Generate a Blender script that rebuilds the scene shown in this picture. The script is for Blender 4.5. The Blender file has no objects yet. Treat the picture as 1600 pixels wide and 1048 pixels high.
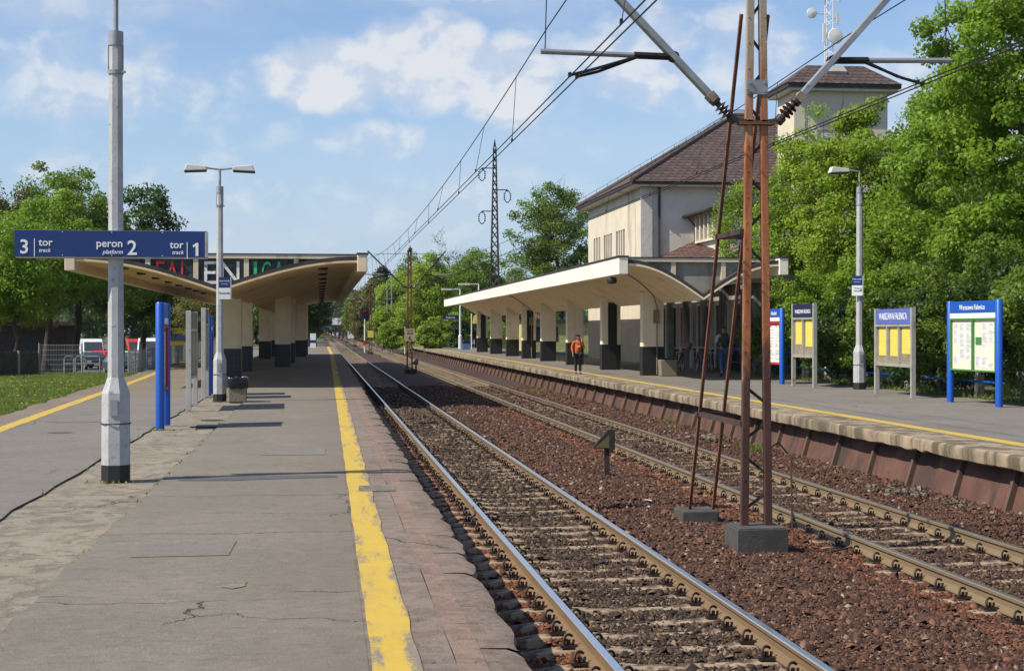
import bpy, bmesh, math, random
import numpy as np
from mathutils import Vector, Matrix, noise as mnoise
R = math.radians
C = bpy.context.scene.collection
rng = random.Random(7)
# ------------------------------------------------------------------ camera, sky, sun, exposure
EYE = 2.45                                   # metres above the rail heads (z = 0)
TH = math.atan2(300, 2400); SN, CS = math.sin(TH), math.cos(TH)
cam_d = bpy.data.cameras.new('camera'); cam = bpy.data.objects.new('camera', cam_d); C.objects.link(cam)
cam.location = (0, 0, EYE); cam.rotation_euler = (R(90), 0, -TH)
cam_d.lens = 54; cam_d.sensor_width = 36; cam_d.shift_y = -9/1600
cam_d.clip_start = .1; cam_d.clip_end = 6000
S = bpy.context.scene; S.camera = cam
SUN_EL, SUN_AZ = 46, 254                     # azimuth clockwise from +Y
sd = bpy.data.lights.new('sun', 'SUN'); sd.energy = 5.0; sd.angle = R(.5); sd.color = (1, .92, .79)
sun = bpy.data.objects.new('sun', sd); C.objects.link(sun)
_v = Vector((math.sin(R(SUN_AZ))*math.cos(R(SUN_EL)), math.cos(R(SUN_AZ))*math.cos(R(SUN_EL)), math.sin(R(SUN_EL))))
sun.rotation_euler = _v.to_track_quat('Z', 'Y').to_euler(); sun.location = (-30, -10, 40)
S.view_settings.view_transform = 'Standard'; S.view_settings.look = 'None'
S.view_settings.exposure = 0.22; S.view_settings.gamma = 1
S.render.engine = 'CYCLES'
S.cycles.use_denoising = True
S.cycles.max_bounces = 6; S.cycles.diffuse_bounces = 3; S.cycles.glossy_bounces = 3; S.cycles.transmission_bounces = 4
S.cycles.sample_clamp_indirect = 6

# ------------------------------------------------------------------ node helpers
def node(nt, t, ins=None, **pr):
    n = nt.nodes.new(t)
    for k, v in pr.items(): setattr(n, k, v)
    for k, v in (ins or {}).items():
        s = n.inputs[k]
        if isinstance(v, bpy.types.NodeSocket): nt.links.new(v, s)
        else: s.default_value = v
    return n
def mth(nt, op, a, b=0.0, c=0.0, clamp=False):
    return node(nt, 'ShaderNodeMath', {0: a, 1: b, 2: c}, operation=op, use_clamp=clamp).outputs[0]
def c4(c): return tuple(c)+(1,) if len(c) == 3 else tuple(c)
def mixc(nt, f, a, b, blend='MIX'):
    a = c4(a) if isinstance(a, (tuple, list)) else a; b = c4(b) if isinstance(b, (tuple, list)) else b
    return node(nt, 'ShaderNodeMix', {0: f, 6: a, 7: b}, data_type='RGBA', blend_type=blend).outputs[2]
def ramp(nt, f, stops):
    n = node(nt, 'ShaderNodeValToRGB', {0: f}); e = n.color_ramp.elements
    while len(e) < len(stops): e.new(.5)
    for i, (p, c) in enumerate(stops):
        e[i].position = p; e[i].color = c4(c) if isinstance(c, (tuple, list)) else (c, c, c, 1)
    return n.outputs[0]
def sstep(nt, x, lo, hi):
    return node(nt, 'ShaderNodeMapRange', {0: x, 1: lo, 2: hi, 3: 0.0, 4: 1.0}, interpolation_type='SMOOTHSTEP').outputs[0]
def noise(nt, co, scale, detail=4, rough=.55, dist=0.0):
    return node(nt, 'ShaderNodeTexNoise', {'Vector': co, 'Scale': scale, 'Detail': detail, 'Roughness': rough, 'Distortion': dist}).outputs[0]
def mapping(nt, co, scale=(1, 1, 1), loc=(0, 0, 0)):
    return node(nt, 'ShaderNodeMapping', {0: co, 1: loc, 3: scale}).outputs[0]
def newmat(name):
    m = bpy.data.materials.new(name); m.use_nodes = True; nt = m.node_tree
    b = nt.nodes['Principled BSDF']; co = node(nt, 'ShaderNodeTexCoord').outputs['Object']
    return m, nt, b, co
def setb(nt, b, **k):
    for key, v in k.items():
        s = b.inputs[key.replace('_', ' ')]
        if isinstance(v, bpy.types.NodeSocket): nt.links.new(v, s)
        else: s.default_value = c4(v) if isinstance(v, (tuple, list)) else v
def bump(nt, b, h, strength=.4, dist=.01):
    n = node(nt, 'ShaderNodeBump', {'Strength': strength, 'Distance': dist, 'Height': h}); nt.links.new(n.outputs[0], b.inputs['Normal'])
def pmat(name, col, rough=.7, metal=0.0, var=.25, vs=3.0, bs=40.0, bst=.25, bd=.01, dirt=None, ds=2.0, dth=.55, spec=.5, streak=False, boards=0):
    m, nt, b, co = newmat(name)
    n1 = noise(nt, co, vs, 5, .6); lo = tuple(x*(1-var) for x in col); hi = tuple(min(1, x*(1+var)) for x in col)
    base = ramp(nt, n1, [(.3, lo), (.7, hi)])
    if dirt:
        cc = mapping(nt, co, (1, 1, .18)) if streak else co
        base = mixc(nt, sstep(nt, noise(nt, cc, ds, 6, .65, .3), dth-.06, dth+.08), base, dirt)
    setb(nt, b, Base_Color=base, Roughness=rough, Metallic=metal)
    b.inputs['Specular IOR Level'].default_value = spec
    hh = noise(nt, co, bs, 3, .6) if bst else None
    if boards:                                   # joints left by the formwork, and rust-brown leak stains along them
        yy = node(nt, 'ShaderNodeSeparateXYZ', {0: co}).outputs[1]; fr = mth(nt, 'ABSOLUTE', mth(nt, 'SUBTRACT', mth(nt, 'FRACT', mth(nt, 'DIVIDE', yy, boards)), .5)); ln = mth(nt, 'SUBTRACT', 1.0, sstep(nt, fr, .004, .02))
        near = mth(nt, 'MULTIPLY', mth(nt, 'SUBTRACT', 1.0, sstep(nt, fr, 0.0, .22)), sstep(nt, noise(nt, mapping(nt, co, (2.2, .35, 1)), 1.1, 6, .65), .5, .68))
        b2 = mixc(nt, mth(nt, 'MULTIPLY', near, .45), base, tuple(x*.5 for x in col)); b2 = mixc(nt, mth(nt, 'MULTIPLY', ln, .4), b2, tuple(x*.4 for x in col)); nt.links.new(b2, b.inputs['Base Color'])
    if bst: bump(nt, b, hh, bst, bd)
    return m

# ------------------------------------------------------------------ sky with clouds
w = bpy.data.worlds.new('World'); S.world = w; w.use_nodes = True; nt = w.node_tree
bg = nt.nodes['Background']; bg.inputs[1].default_value = .125
sky = node(nt, 'ShaderNodeTexSky', sky_type='NISHITA', sun_disc=False, sun_elevation=R(SUN_EL), sun_rotation=R(SUN_AZ), air_density=1.0, dust_density=.5, ozone_density=3.0, altitude=100)
gc = node(nt, 'ShaderNodeTexCoord').outputs['Generated']
sep = node(nt, 'ShaderNodeSeparateXYZ', {0: gc})
az = mth(nt, 'ARCTAN2', sep.outputs[0], sep.outputs[1]); el = mth(nt, 'ARCSINE', sep.outputs[2])
ae = node(nt, 'ShaderNodeCombineXYZ', {0: az, 1: el, 2: 0.0}).outputs[0]
puff = noise(nt, mapping(nt, ae, (1, 1.25, 1)), 26, 9, .55, .25)
soft = noise(nt, mapping(nt, ae, (.8, 2.0, 1), (3.1, .7, 0)), 5.5, 6, .55, .2)
total = None
# cloud banks: azimuth, elevation (degrees), half sizes, thickness
for a0, e0, ra, re, k in ((.2, 9.3, 3.1, 1.75, 1.0), (3.9, 9.9, 3.4, 2.3, 1.0), (7.0, 9.2, 2.6, 2.2, .9), (13, 10.0, 8.0, 2.6, .62), (2.0, 7.0, 3.0, .95, .6), (-2.6, 7.6, 3.6, 1.6, .36),
                         (5.5, 12.2, 3.5, 1.2, .4), (-8.5, 9.0, 5, 2.6, .62), (-4, 8.6, 3, 1.6, .5), (-6, 5.2, 7, 1.8, .42), (.5, 5.0, 4, 1.2, .35), (24, 8, 8, 3, .6), (-30, 9, 12, 4, .8), (-60, 20, 15, 8, .7), (60, 18, 16, 7, .7), (3, 24, 14, 5, .6), (14, 5.4, 5, 1.2, .35)):
    dx = mth(nt, 'DIVIDE', mth(nt, 'SUBTRACT', az, R(a0)), R(ra)); dy = mth(nt, 'DIVIDE', mth(nt, 'SUBTRACT', el, R(e0)), R(re))
    dd = mth(nt, 'ADD', mth(nt, 'MULTIPLY', dx, dx), mth(nt, 'MULTIPLY', dy, dy))
    mk = mth(nt, 'MULTIPLY', mth(nt, 'SUBTRACT', 1.0, sstep(nt, dd, 0.0, 1.25)), k)
    total = mk if total is None else mth(nt, 'MAXIMUM', total, mk)
dens = mth(nt, 'ADD', mth(nt, 'MULTIPLY', total, .95), mth(nt, 'MULTIPLY', mth(nt, 'SUBTRACT', puff, .5), 1.25))
cl = sstep(nt, dens, .16, .86)
wisp = mth(nt, 'MULTIPLY', sstep(nt, soft, .42, .76), .52)
cover = mth(nt, 'MAXIMUM', mth(nt, 'MULTIPLY', cl, .78), wisp)
puff2 = noise(nt, mapping(nt, ae, (1, 1.25, 1), (-.006, .016, 0)), 26, 9, .55, .25)
ccol = mixc(nt, sstep(nt, mth(nt, 'ADD', mth(nt, 'SUBTRACT', puff, puff2), mth(nt, 'MULTIPLY', mth(nt, 'SUBTRACT', dens, .5), .12)), -.07, .10), (4.35, 4.75, 5.55), (5.9, 5.9, 5.95))
blue = mixc(nt, 1.0, sky.outputs[0], (.96, .97, 1.02), 'MULTIPLY')
lowc = mixc(nt, mth(nt, 'MULTIPLY', mth(nt, 'SUBTRACT', 1.0, sstep(nt, el, 0.0, R(13))), .72), blue, (2.75, 3.75, 5.2))
nt.links.new(mixc(nt, cover, lowc, ccol), bg.inputs[0])

# ------------------------------------------------------------------ placing helpers: sight lines of the photograph met with real ground planes
def PX(px, py, z):
    d = 2400*(EYE-z)/(py-515); return PD(px, d)
def PD(px, d):
    r = (px-800)/2400*d; return (d*SN+r*CS, d*CS-r*SN)
def ZD(py, d): return EYE+(515-py)*d/2400
ZL, ZR, ZB = .55, .70, -.16                   # island platform, side platform, ballast
# ------------------------------------------------------------------ mesh builder
class MB:
    def __init__(s): s.v = []; s.f = []; s.m = []; s.uv = {}
    def add(s, vs, fs, mi=0, M=None):
        o = len(s.v)
        s.v += [tuple(M @ Vector(p)) for p in vs] if M is not None else [tuple(p) for p in vs]
        s.f += [tuple(i+o for i in f) for f in fs]; s.m += [mi]*len(fs); return s
    def box(s, c, sz, rz=0, mi=0, M=None):
        x, y, z = (q/2 for q in sz); vs = [(a*x, b*y, d*z) for a in (-1, 1) for b in (-1, 1) for d in (-1, 1)]
        T = Matrix.Translation(c) @ (Matrix.Rotation(rz, 4, 'Z') if not isinstance(rz, Matrix) else rz)
        if M is not None: T = M @ T
        return s.add(vs, [(0, 1, 3, 2), (4, 6, 7, 5), (0, 4, 5, 1), (2, 3, 7, 6), (0, 2, 6, 4), (1, 5, 7, 3)], mi, T)
    def bb(s, x0, x1, y0, y1, z0, z1, mi=0): return s.box(((x0+x1)/2, (y0+y1)/2, (z0+z1)/2), (x1-x0, y1-y0, z1-z0), 0, mi)
    def bar(s, p0, p1, wd, ht=None, mi=0, up=(0, 0, 1)):
        p0, p1 = Vector(p0), Vector(p1); d = p1-p0; L = d.length; z = d/L; u = Vector(up)
        if abs(z.dot(u)) > .98: u = Vector((0, 1, 0))
        x = u.cross(z).normalized(); y = z.cross(x)
        M = Matrix.Translation((p0+p1)/2) @ Matrix((x, y, z)).transposed().to_4x4()
        return s.box((0, 0, 0), (wd, ht or wd, L), 0, mi, M)
    def tube(s, p0, p1, r0, r1=None, n=8, mi=0): return s.path([p0, p1], [r0, r0 if r1 is None else r1], n, mi)
    def path(s, pts, r, n=6, mi=0):
        pts = [Vector(p) for p in pts]; k = len(pts); r = r if isinstance(r, (list, tuple)) else [r]*k
        vs = []; fs = []; u = None
        for i, p in enumerate(pts):
            t = (pts[min(i+1, k-1)]-pts[max(i-1, 0)]).normalized()
            if u is None: u = (Vector((0, 0, 1)) if abs(t.z) < .9 else Vector((1, 0, 0)))
            x = (u-t*u.dot(t)).normalized(); u = x; y = t.cross(x)
            vs += [p+(x*math.cos(2*math.pi*j/n)+y*math.sin(2*math.pi*j/n))*r[i] for j in range(n)]
        for i in range(k-1):
            for j in range(n): fs.append((i*n+j, i*n+(j+1) % n, (i+1)*n+(j+1) % n, (i+1)*n+j))
        fs.append(tuple(range(n))[::-1]); fs.append(tuple(range((k-1)*n, k*n)))
        return s.add(vs, fs, mi)
    def prism(s, poly, ax, a0, a1, mi=0, M=None):
        def P(u, v, a): return {'x': (a, u, v), 'y': (u, a, v), 'z': (u, v, a)}[ax]
        n = len(poly); vs = [P(u, v, a0) for u, v in poly]+[P(u, v, a1) for u, v in poly]
        fs = [tuple(range(n)), tuple(range(n, 2*n))[::-1]]+[(i, i+n, (i+1) % n+n, (i+1) % n) for i in range(n)]
        return s.add(vs, fs, mi, M)
    def lathe(s, prof, c=(0, 0, 0), n=16, mi=0, M=None, a0=0.0):
        vs = [(c[0]+r*math.cos(a0+2*math.pi*j/n), c[1]+r*math.sin(a0+2*math.pi*j/n), c[2]+z) for r, z in prof for j in range(n)]; k = len(prof)
        fs = [(i*n+j, i*n+(j+1) % n, (i+1)*n+(j+1) % n, (i+1)*n+j) for i in range(k-1) for j in range(n)]
        fs += [tuple(range(n))[::-1], tuple(range((k-1)*n, k*n))]
        return s.add(vs, fs, mi, M)
    def ball(s, c, r, n=12, mi=0):
        r = r if isinstance(r, (tuple, list)) else (r, r, r); k = max(5, n//2)
        prof = [(max(.001, math.sin(math.pi*i/k)), -math.cos(math.pi*i/k)) for i in range(k+1)]
        return s.lathe(prof, (0, 0, 0), n, mi, Matrix.Translation(c) @ Matrix.Diagonal((*r, 1)))
    def torus(s, R0, r, M=None, n=20, m=6, mi=0, a0=0.0, a1=2*math.pi):
        full = abs(a1-a0) > 6.28; vs = []; fs = []; k = n if full else n+1
        for i in range(k):
            a = a0+(a1-a0)*i/n
            for j in range(m):
                b = 2*math.pi*j/m; q = R0+r*math.cos(b); vs.append((q*math.cos(a), q*math.sin(a), r*math.sin(b)))
        for i in range(n):
            i2 = (i+1) % k
            for j in range(m): fs.append((i*m+j, i2*m+j, i2*m+(j+1) % m, i*m+(j+1) % m))
        return s.add(vs, fs, mi, M)
    def quad(s, *p, mi=0): return s.add(p, [tuple(range(len(p)))], mi)
    def text(s, t, size, M, ext=.004, shear=0.0, align='CENTER', mi=0, sx=1.0, clip=None, weight=0.0):
        cu = bpy.data.curves.new('t', 'FONT'); cu.body = t; cu.size = size; cu.extrude = ext; cu.shear = shear; cu.align_x = align; cu.resolution_u = 3; cu.offset = weight
        ob = bpy.data.objects.new('t', cu); C.objects.link(ob); bpy.context.view_layer.update()
        me = ob.evaluated_get(bpy.context.evaluated_depsgraph_get()).to_mesh()
        bm = bmesh.new(); bm.from_mesh(me)
        if clip: bmesh.ops.bisect_plane(bm, geom=bm.verts[:]+bm.edges[:]+bm.faces[:], plane_co=clip[0], plane_no=clip[1], clear_inner=True)
        bm.verts.index_update()
        vs = [(v.co.x*sx, v.co.y, v.co.z) for v in bm.verts]; fs = [tuple(v.index for v in f.verts) for f in bm.faces]
        bm.free(); bpy.data.objects.remove(ob); bpy.data.curves.remove(cu)
        return s.add(vs, fs, mi, M)
    def mesh(s, name, mats, smooth=0):
        me = bpy.data.meshes.new(name); me.from_pydata(s.v, [], s.f)
        for m in (mats if isinstance(mats, (list, tuple)) else [mats]): me.materials.append(m)
        if any(s.m): me.polygons.foreach_set('material_index', s.m)
        if smooth:
            me.polygons.foreach_set('use_smooth', [True]*len(s.f)); me.set_sharp_from_angle(angle=R(smooth))
        bm = bmesh.new(); bm.from_mesh(me); bmesh.ops.recalc_face_normals(bm, faces=bm.faces[:]); bm.to_mesh(me); bm.free()
        return me
    def build(s, name, mats, parent=None, smooth=0, bev=0, label=None):
        o = bpy.data.objects.new(name, s.mesh(name, mats, smooth)); C.objects.link(o); o.parent = parent
        if bev:
            b = o.modifiers.new('bevel', 'BEVEL'); b.width = bev; b.segments = 2; b.limit_method = 'ANGLE'; b.angle_limit = R(40)
        if label: o['label'] = label
        return o
def raw(name, v, f, mats, parent=None, smooth=False):
    v = np.asarray(v, np.float32); f = np.asarray(f, np.int32); k = f.shape[1]
    me = bpy.data.meshes.new(name); me.vertices.add(len(v)); me.vertices.foreach_set('co', v.ravel())
    me.loops.add(f.size); me.loops.foreach_set('vertex_index', f.ravel()); me.polygons.add(len(f))
    me.polygons.foreach_set('loop_start', np.arange(0, f.size, k, dtype=np.int32))
    me.polygons.foreach_set('loop_total', np.full(len(f), k, np.int32))
    if smooth: me.polygons.foreach_set('use_smooth', np.ones(len(f), bool))
    me.update(calc_edges=True)
    for m in (mats if isinstance(mats, (list, tuple)) else [mats]): me.materials.append(m)
    o = bpy.data.objects.new(name, me); C.objects.link(o); o.parent = parent; return o
def thing(name, label, cat, loc=(0, 0, 0), rz=0, group=None):
    o = bpy.data.objects.new(name, None); C.objects.link(o); o.location = loc; o.rotation_euler = (0, 0, rz); o.empty_display_size = .2
    return tag(o, label, cat, group)
def tag(o, label, cat, group=None):
    o['label'] = label; o['category'] = cat
    if group: o['group'] = group
    return o
def struct(o): o['kind'] = 'structure'; return o
def stuff(o): o['kind'] = 'stuff'; return o
def dup(root, loc, rz=None, label=None, scale=None):
    r = root.copy(); C.objects.link(r); r.location = loc
    if rz is not None: r.rotation_euler = (0, 0, rz)
    if scale is not None: r.scale = scale
    if label: r['label'] = label
    def rec(a, b):
        for ch in a.children:
            c = ch.copy(); C.objects.link(c); c.parent = b; rec(ch, c)
    rec(root, r); return r
def XZ(x, y, z, rz=0):                        # matrix laying text upright, facing local -Y
    return Matrix.Rotation(rz, 4, 'Z') @ Matrix.Translation((x, y, z)) @ Matrix.Rotation(R(90), 4, 'X')
# ------------------------------------------------------------------ materials
def asphalt(name, col, dark, stain, joints=0.0, crack=.22, crumb=0.0, dusty=False):
    m, nt, b, co = newmat(name)
    big = noise(nt, co, .45, 5, .6, .6); mid = noise(nt, mapping(nt, co, (.6, 1.8, 1)), 1.7, 6, .65, .4); fine = noise(nt, co, 95, 3, .7); gr = noise(nt, co, 34, 5, .75)
    base = mixc(nt, sstep(nt, big, .35, .68), col, tuple(x*1.22 for x in col))
    base = mixc(nt, mth(nt, 'MULTIPLY', sstep(nt, mid, .5, .72), .6), base, stain)
    base = mixc(nt, mth(nt, 'MULTIPLY', sstep(nt, noise(nt, mapping(nt, co, (.35, 1.5, 1), (5, 3, 0)), 1.1, 6, .7, .5), .55, .75), .5), base, dark)
    base = mixc(nt, mth(nt, 'MULTIPLY', sstep(nt, fine, .42, .62), .6), base, tuple(x*.55 for x in col))
    base = mixc(nt, mth(nt, 'MULTIPLY', sstep(nt, gr, .52, .72), .55), base, tuple(min(1, x*1.6) for x in col))
    if dusty: base = mixc(nt, mth(nt, 'MULTIPLY', sstep(nt, mth(nt, 'ADD', node(nt, 'ShaderNodeSeparateXYZ', {0: co}).outputs[0], mth(nt, 'MULTIPLY', mid, 1.4)), -.1, 1.1), .5), base, (.178, .138, .108))
    sp1 = noise(nt, mapping(nt, co, (.8, 1.5, 1)), 7, 10, .8); base = mixc(nt, mth(nt, 'MULTIPLY', sstep(nt, sp1, .48, .62), .42), base, tuple(x*.55 for x in col)); base = mixc(nt, mth(nt, 'MULTIPLY', sstep(nt, noise(nt, mapping(nt, co, (1, 1, 1), (9, 4, 2)), 8, 9, .78), .54, .7), .35), base, tuple(min(1, x*1.45) for x in col))
    gum = node(nt, 'ShaderNodeTexVoronoi', {'Vector': co, 'Scale': 1.15, 'Randomness': 1.0}).outputs[0]; base = mixc(nt, mth(nt, 'MULTIPLY', mth(nt, 'SUBTRACT', 1.0, sstep(nt, gum, .018, .034)), .55), base, tuple(x*.4 for x in col))
    cm = noise(nt, mapping(nt, co, (1, .8, 1)), 4.2, 10, .74, .3)
    if crumb: base = mixc(nt, mth(nt, 'MULTIPLY', sstep(nt, cm, .5, .6), crumb), base, dark)
    wob = node(nt, 'ShaderNodeTexNoise', {'Vector': co, 'Scale': 1.3, 'Detail': 6.0, 'Roughness': .65})
    dco = node(nt, 'ShaderNodeVectorMath', {0: co, 1: node(nt, 'ShaderNodeVectorMath', {0: wob.outputs[1], 3: .55}, operation='SCALE').outputs[0]}, operation='ADD').outputs[0]
    vo = node(nt, 'ShaderNodeTexVoronoi', {'Vector': mapping(nt, dco, (.5, 1.0, 1)), 'Scale': .42}, feature='DISTANCE_TO_EDGE').outputs[0]
    cr = mth(nt, 'SUBTRACT', 1.0, sstep(nt, vo, .0006, .0042))
    cr = mth(nt, 'MULTIPLY', cr, sstep(nt, noise(nt, co, .6, 2), .5, .6))
    if joints:
        y = node(nt, 'ShaderNodeSeparateXYZ', {0: dco}).outputs[1]
        fr = mth(nt, 'ABSOLUTE', mth(nt, 'SUBTRACT', mth(nt, 'FRACT', mth(nt, 'DIVIDE', y, joints)), .5))
        jl = mth(nt, 'MULTIPLY', mth(nt, 'SUBTRACT', 1.0, sstep(nt, fr, .001, .0042)), sstep(nt, noise(nt, co, .7, 3), .42, .56))
        cr = mth(nt, 'MAXIMUM', cr, jl)
    base = mixc(nt, mth(nt, 'MULTIPLY', cr, .85), base, (.035, .03, .026))
    setb(nt, b, Base_Color=base, Roughness=.88); b.inputs['Specular IOR Level'].default_value = .25
    h = mth(nt, 'ADD', mth(nt, 'MULTIPLY', fine, .5), mth(nt, 'MULTIPLY', gr, .5)); h = mth(nt, 'SUBTRACT', h, mth(nt, 'MULTIPLY', cr, 2.0))
    h = mth(nt, 'SUBTRACT', h, mth(nt, 'MULTIPLY', sstep(nt, cm, .47, .62), crumb*1.6)) if crumb else h
    bump(nt, b, h, .6, .014); return m
M = {}
M['asph'] = asphalt('asphalt_warm', (.208, .183, .147), (.162, .142, .115), (.232, .20, .155), 3.3, .22, .22, True)
M['asph2'] = asphalt('asphalt_grey', (.195, .179, .153), (.155, .143, .122), (.22, .20, .165), 4.2, .22, .18)
M['asph3'] = asphalt('asphalt_road', (.11, .11, .112), (.07, .07, .072), (.15, .145, .14))
M['paver'] = asphalt('worn_pavers', (.272, .235, .182), (.16, .136, .106), (.305, .262, .205), .61, .3, .7)
M['edgec'] = asphalt('edge_concrete', (.225, .18, .145), (.15, .11, .09), (.27, .22, .175), 1.2, .22, .5)
M['pink'] = asphalt('pink_edge_band', (.25, .18, .14), (.18, .13, .105), (.28, .21, .165), 1.2, .22, .55)
M['slab'] = asphalt('outer_slab', (.235, .18, .142), (.15, .112, .09), (.28, .22, .175), 1.2, .22, .5)
M['conc'] = pmat('concrete', (.36, .33, .28), .9, 0, .25, 1.5, 60, .4, .01, (.12, .10, .08), 1.4, .56)
M['plate'] = pmat('tan_number_plate', (.48, .38, .22), .7, 0, .1, 6, 20, 0)
M['mortar'] = pmat('rough_mortar', (.20, .175, .14), .95, 0, .4, 9, 40, .8, .02, (.09, .08, .065), 12, .52)
M['conc_d'] = pmat('dark_concrete', (.072, .067, .063), .9, 0, .3, 3, 50, .5, .01, (.05, .045, .04), 2, .55)
def yellow_line(name, wear):
    m, nt, b, co = newmat(name)
    sp = node(nt, 'ShaderNodeSeparateXYZ', {0: co}); X = sp.outputs[0]
    n1 = noise(nt, mapping(nt, co, (3, .5, 1)), 1.6, 7, .7, .4); n2 = noise(nt, co, 40, 4, .7)
    wv = mth(nt, 'ADD', mth(nt, 'MULTIPLY', n1, .75), mth(nt, 'MULTIPLY', n2, .25))
    y = mixc(nt, noise(nt, co, 6, 5), (.47, .31, .03), (.58, .41, .065)); y = mixc(nt, mth(nt, 'MULTIPLY', sstep(nt, noise(nt, mapping(nt, co, (2, .6, 1)), 3.5, 8, .7), .45, .7), .45), y, (.34, .25, .10))
    u = mth(nt, 'DIVIDE', mth(nt, 'SUBTRACT', X, mth(nt, 'ADD', .256, mth(nt, 'MULTIPLY', sp.outputs[1], .0042))), .28)
    wv = mth(nt, 'ADD', wv, mth(nt, 'MULTIPLY', sstep(nt, u, .45, 1.05), .20*wear)) if wear > .5 else wv
    f = sstep(nt, wv, .54, .64)
    setb(nt, b, Base_Color=mixc(nt, f, y, (.21, .175, .135)), Roughness=.8); bump(nt, b, n2, .3, .005)
    return m
M['yel'] = yellow_line('yellow_paint', .25); M['yel_worn'] = yellow_line('yellow_paint_worn', .55)
def rustmat(name, stops, vs=4, rough=.8, metal=.1):
    m, nt, b, co = newmat(name)
    n1 = noise(nt, mapping(nt, co, (1, 1, .35)), vs, 7, .65, .4); n2 = noise(nt, co, vs*9, 4, .6)
    f = mth(nt, 'ADD', mth(nt, 'MULTIPLY', n1, .75), mth(nt, 'MULTIPLY', n2, .25))
    setb(nt, b, Base_Color=ramp(nt, f, stops), Roughness=rough, Metallic=metal); bump(nt, b, n2, .35, .006); return m
M['rust'] = rustmat('rusty_steel', [(.3, (.055, .028, .02)), (.5, (.16, .06, .03)), (.7, (.26, .10, .045))], 3)
M['rust_d'] = rustmat('dark_rust', [(.3, (.025, .017, .014)), (.52, (.06, .034, .026)), (.72, (.12, .055, .035))], 3)
def mastmat():
    m, nt, b, co = newmat('mast_paint'); z = node(nt, 'ShaderNodeSeparateXYZ', {0: co}).outputs[2]
    n1 = noise(nt, mapping(nt, co, (1, 1, .3)), 3.2, 7, .68, .5); n2 = noise(nt, co, 30, 4, .65)
    zz = mth(nt, 'ADD', z, mth(nt, 'MULTIPLY', mth(nt, 'SUBTRACT', n1, .5), 2.4))
    low = ramp(nt, n1, [(.35, (.045, .022, .017)), (.65, (.10, .04, .028))]); midc = ramp(nt, n1, [(.32, (.13, .045, .022)), (.5, (.33, .115, .042)), (.68, (.48, .22, .09))])
    top = ramp(nt, n1, [(.36, (.30, .13, .06)), (.5, (.34, .28, .20)), (.7, (.36, .34, .29))])
    c = mixc(nt, sstep(nt, zz, 1.9, 2.6), low, midc); c = mixc(nt, sstep(nt, zz, 4.4, 6.2), c, top)
    c = mixc(nt, mth(nt, 'MULTIPLY', sstep(nt, n2, .62, .7), .7), c, (.05, .028, .02))
    setb(nt, b, Base_Color=c, Roughness=.75); bump(nt, b, n2, .3, .005); return m
M['mast'] = mastmat()
M['dsteel'] = pmat('dark_steel', (.035, .032, .03), .6, .3, .35, 6, 40, .2, .005, (.11, .05, .03), 5, .6)
M['gsteel'] = pmat('galvanised_grey', (.30, .31, .32), .5, .35, .2, 4, 30, .1, .004, (.16, .13, .11), 3, .63)
M['alu'] = pmat('aluminium_frame', (.50, .48, .43), .45, .45, .12, 4, 30, .08, .003, (.3, .28, .24), 3, .62)
M['wire'] = pmat('wire_dark', (.02, .018, .017), .6, .4, .2, 4, 20, 0)
M['cer'] = pmat('brown_ceramic', (.05, .032, .025), .25, 0, .2, 8, 20, 0); M['cap'] = pmat('weathered_cap', (.25, .21, .15), .7, .1, .3, 8, 40, .2)
def railmat(name, side, top, trough):
    m, nt, b, co = newmat(name)
    nz = node(nt, 'ShaderNodeSeparateXYZ', {0: node(nt, 'ShaderNodeNewGeometry').outputs['Normal']}).outputs[2]
    z = node(nt, 'ShaderNodeSeparateXYZ', {0: co}).outputs[2]; f = mth(nt, 'MULTIPLY', sstep(nt, nz, .5, .8), sstep(nt, z, -.012, -.006))
    s = mixc(nt, noise(nt, mapping(nt, co, (1, .3, 1)), 4, 6, .6), tuple(x*.7 for x in side), tuple(x*1.3 for x in side))
    setb(nt, b, Base_Color=mixc(nt, f, s, top), Metallic=mth(nt, 'MULTIPLY', f, .9), Roughness=mth(nt, 'SUBTRACT', .75, mth(nt, 'MULTIPLY', f, .75-trough))); return m
M['rail1'] = railmat('rail_polished', (.175, .115, .06), (.62, .66, .72), .22); M['rail2'] = railmat('rail_dusty', (.178, .126, .07), (.42, .36, .27), .38)
M['sleeper'] = pmat('dusty_sleeper', (.34, .255, .165), .9, 0, .3, 3.0, 40, .5, .01, (.085, .055, .04), 3.2, .53)
M['clip'] = pmat('iron_clip', (.035, .022, .018), .6, .3, .35, 30, 60, 0)
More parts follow.
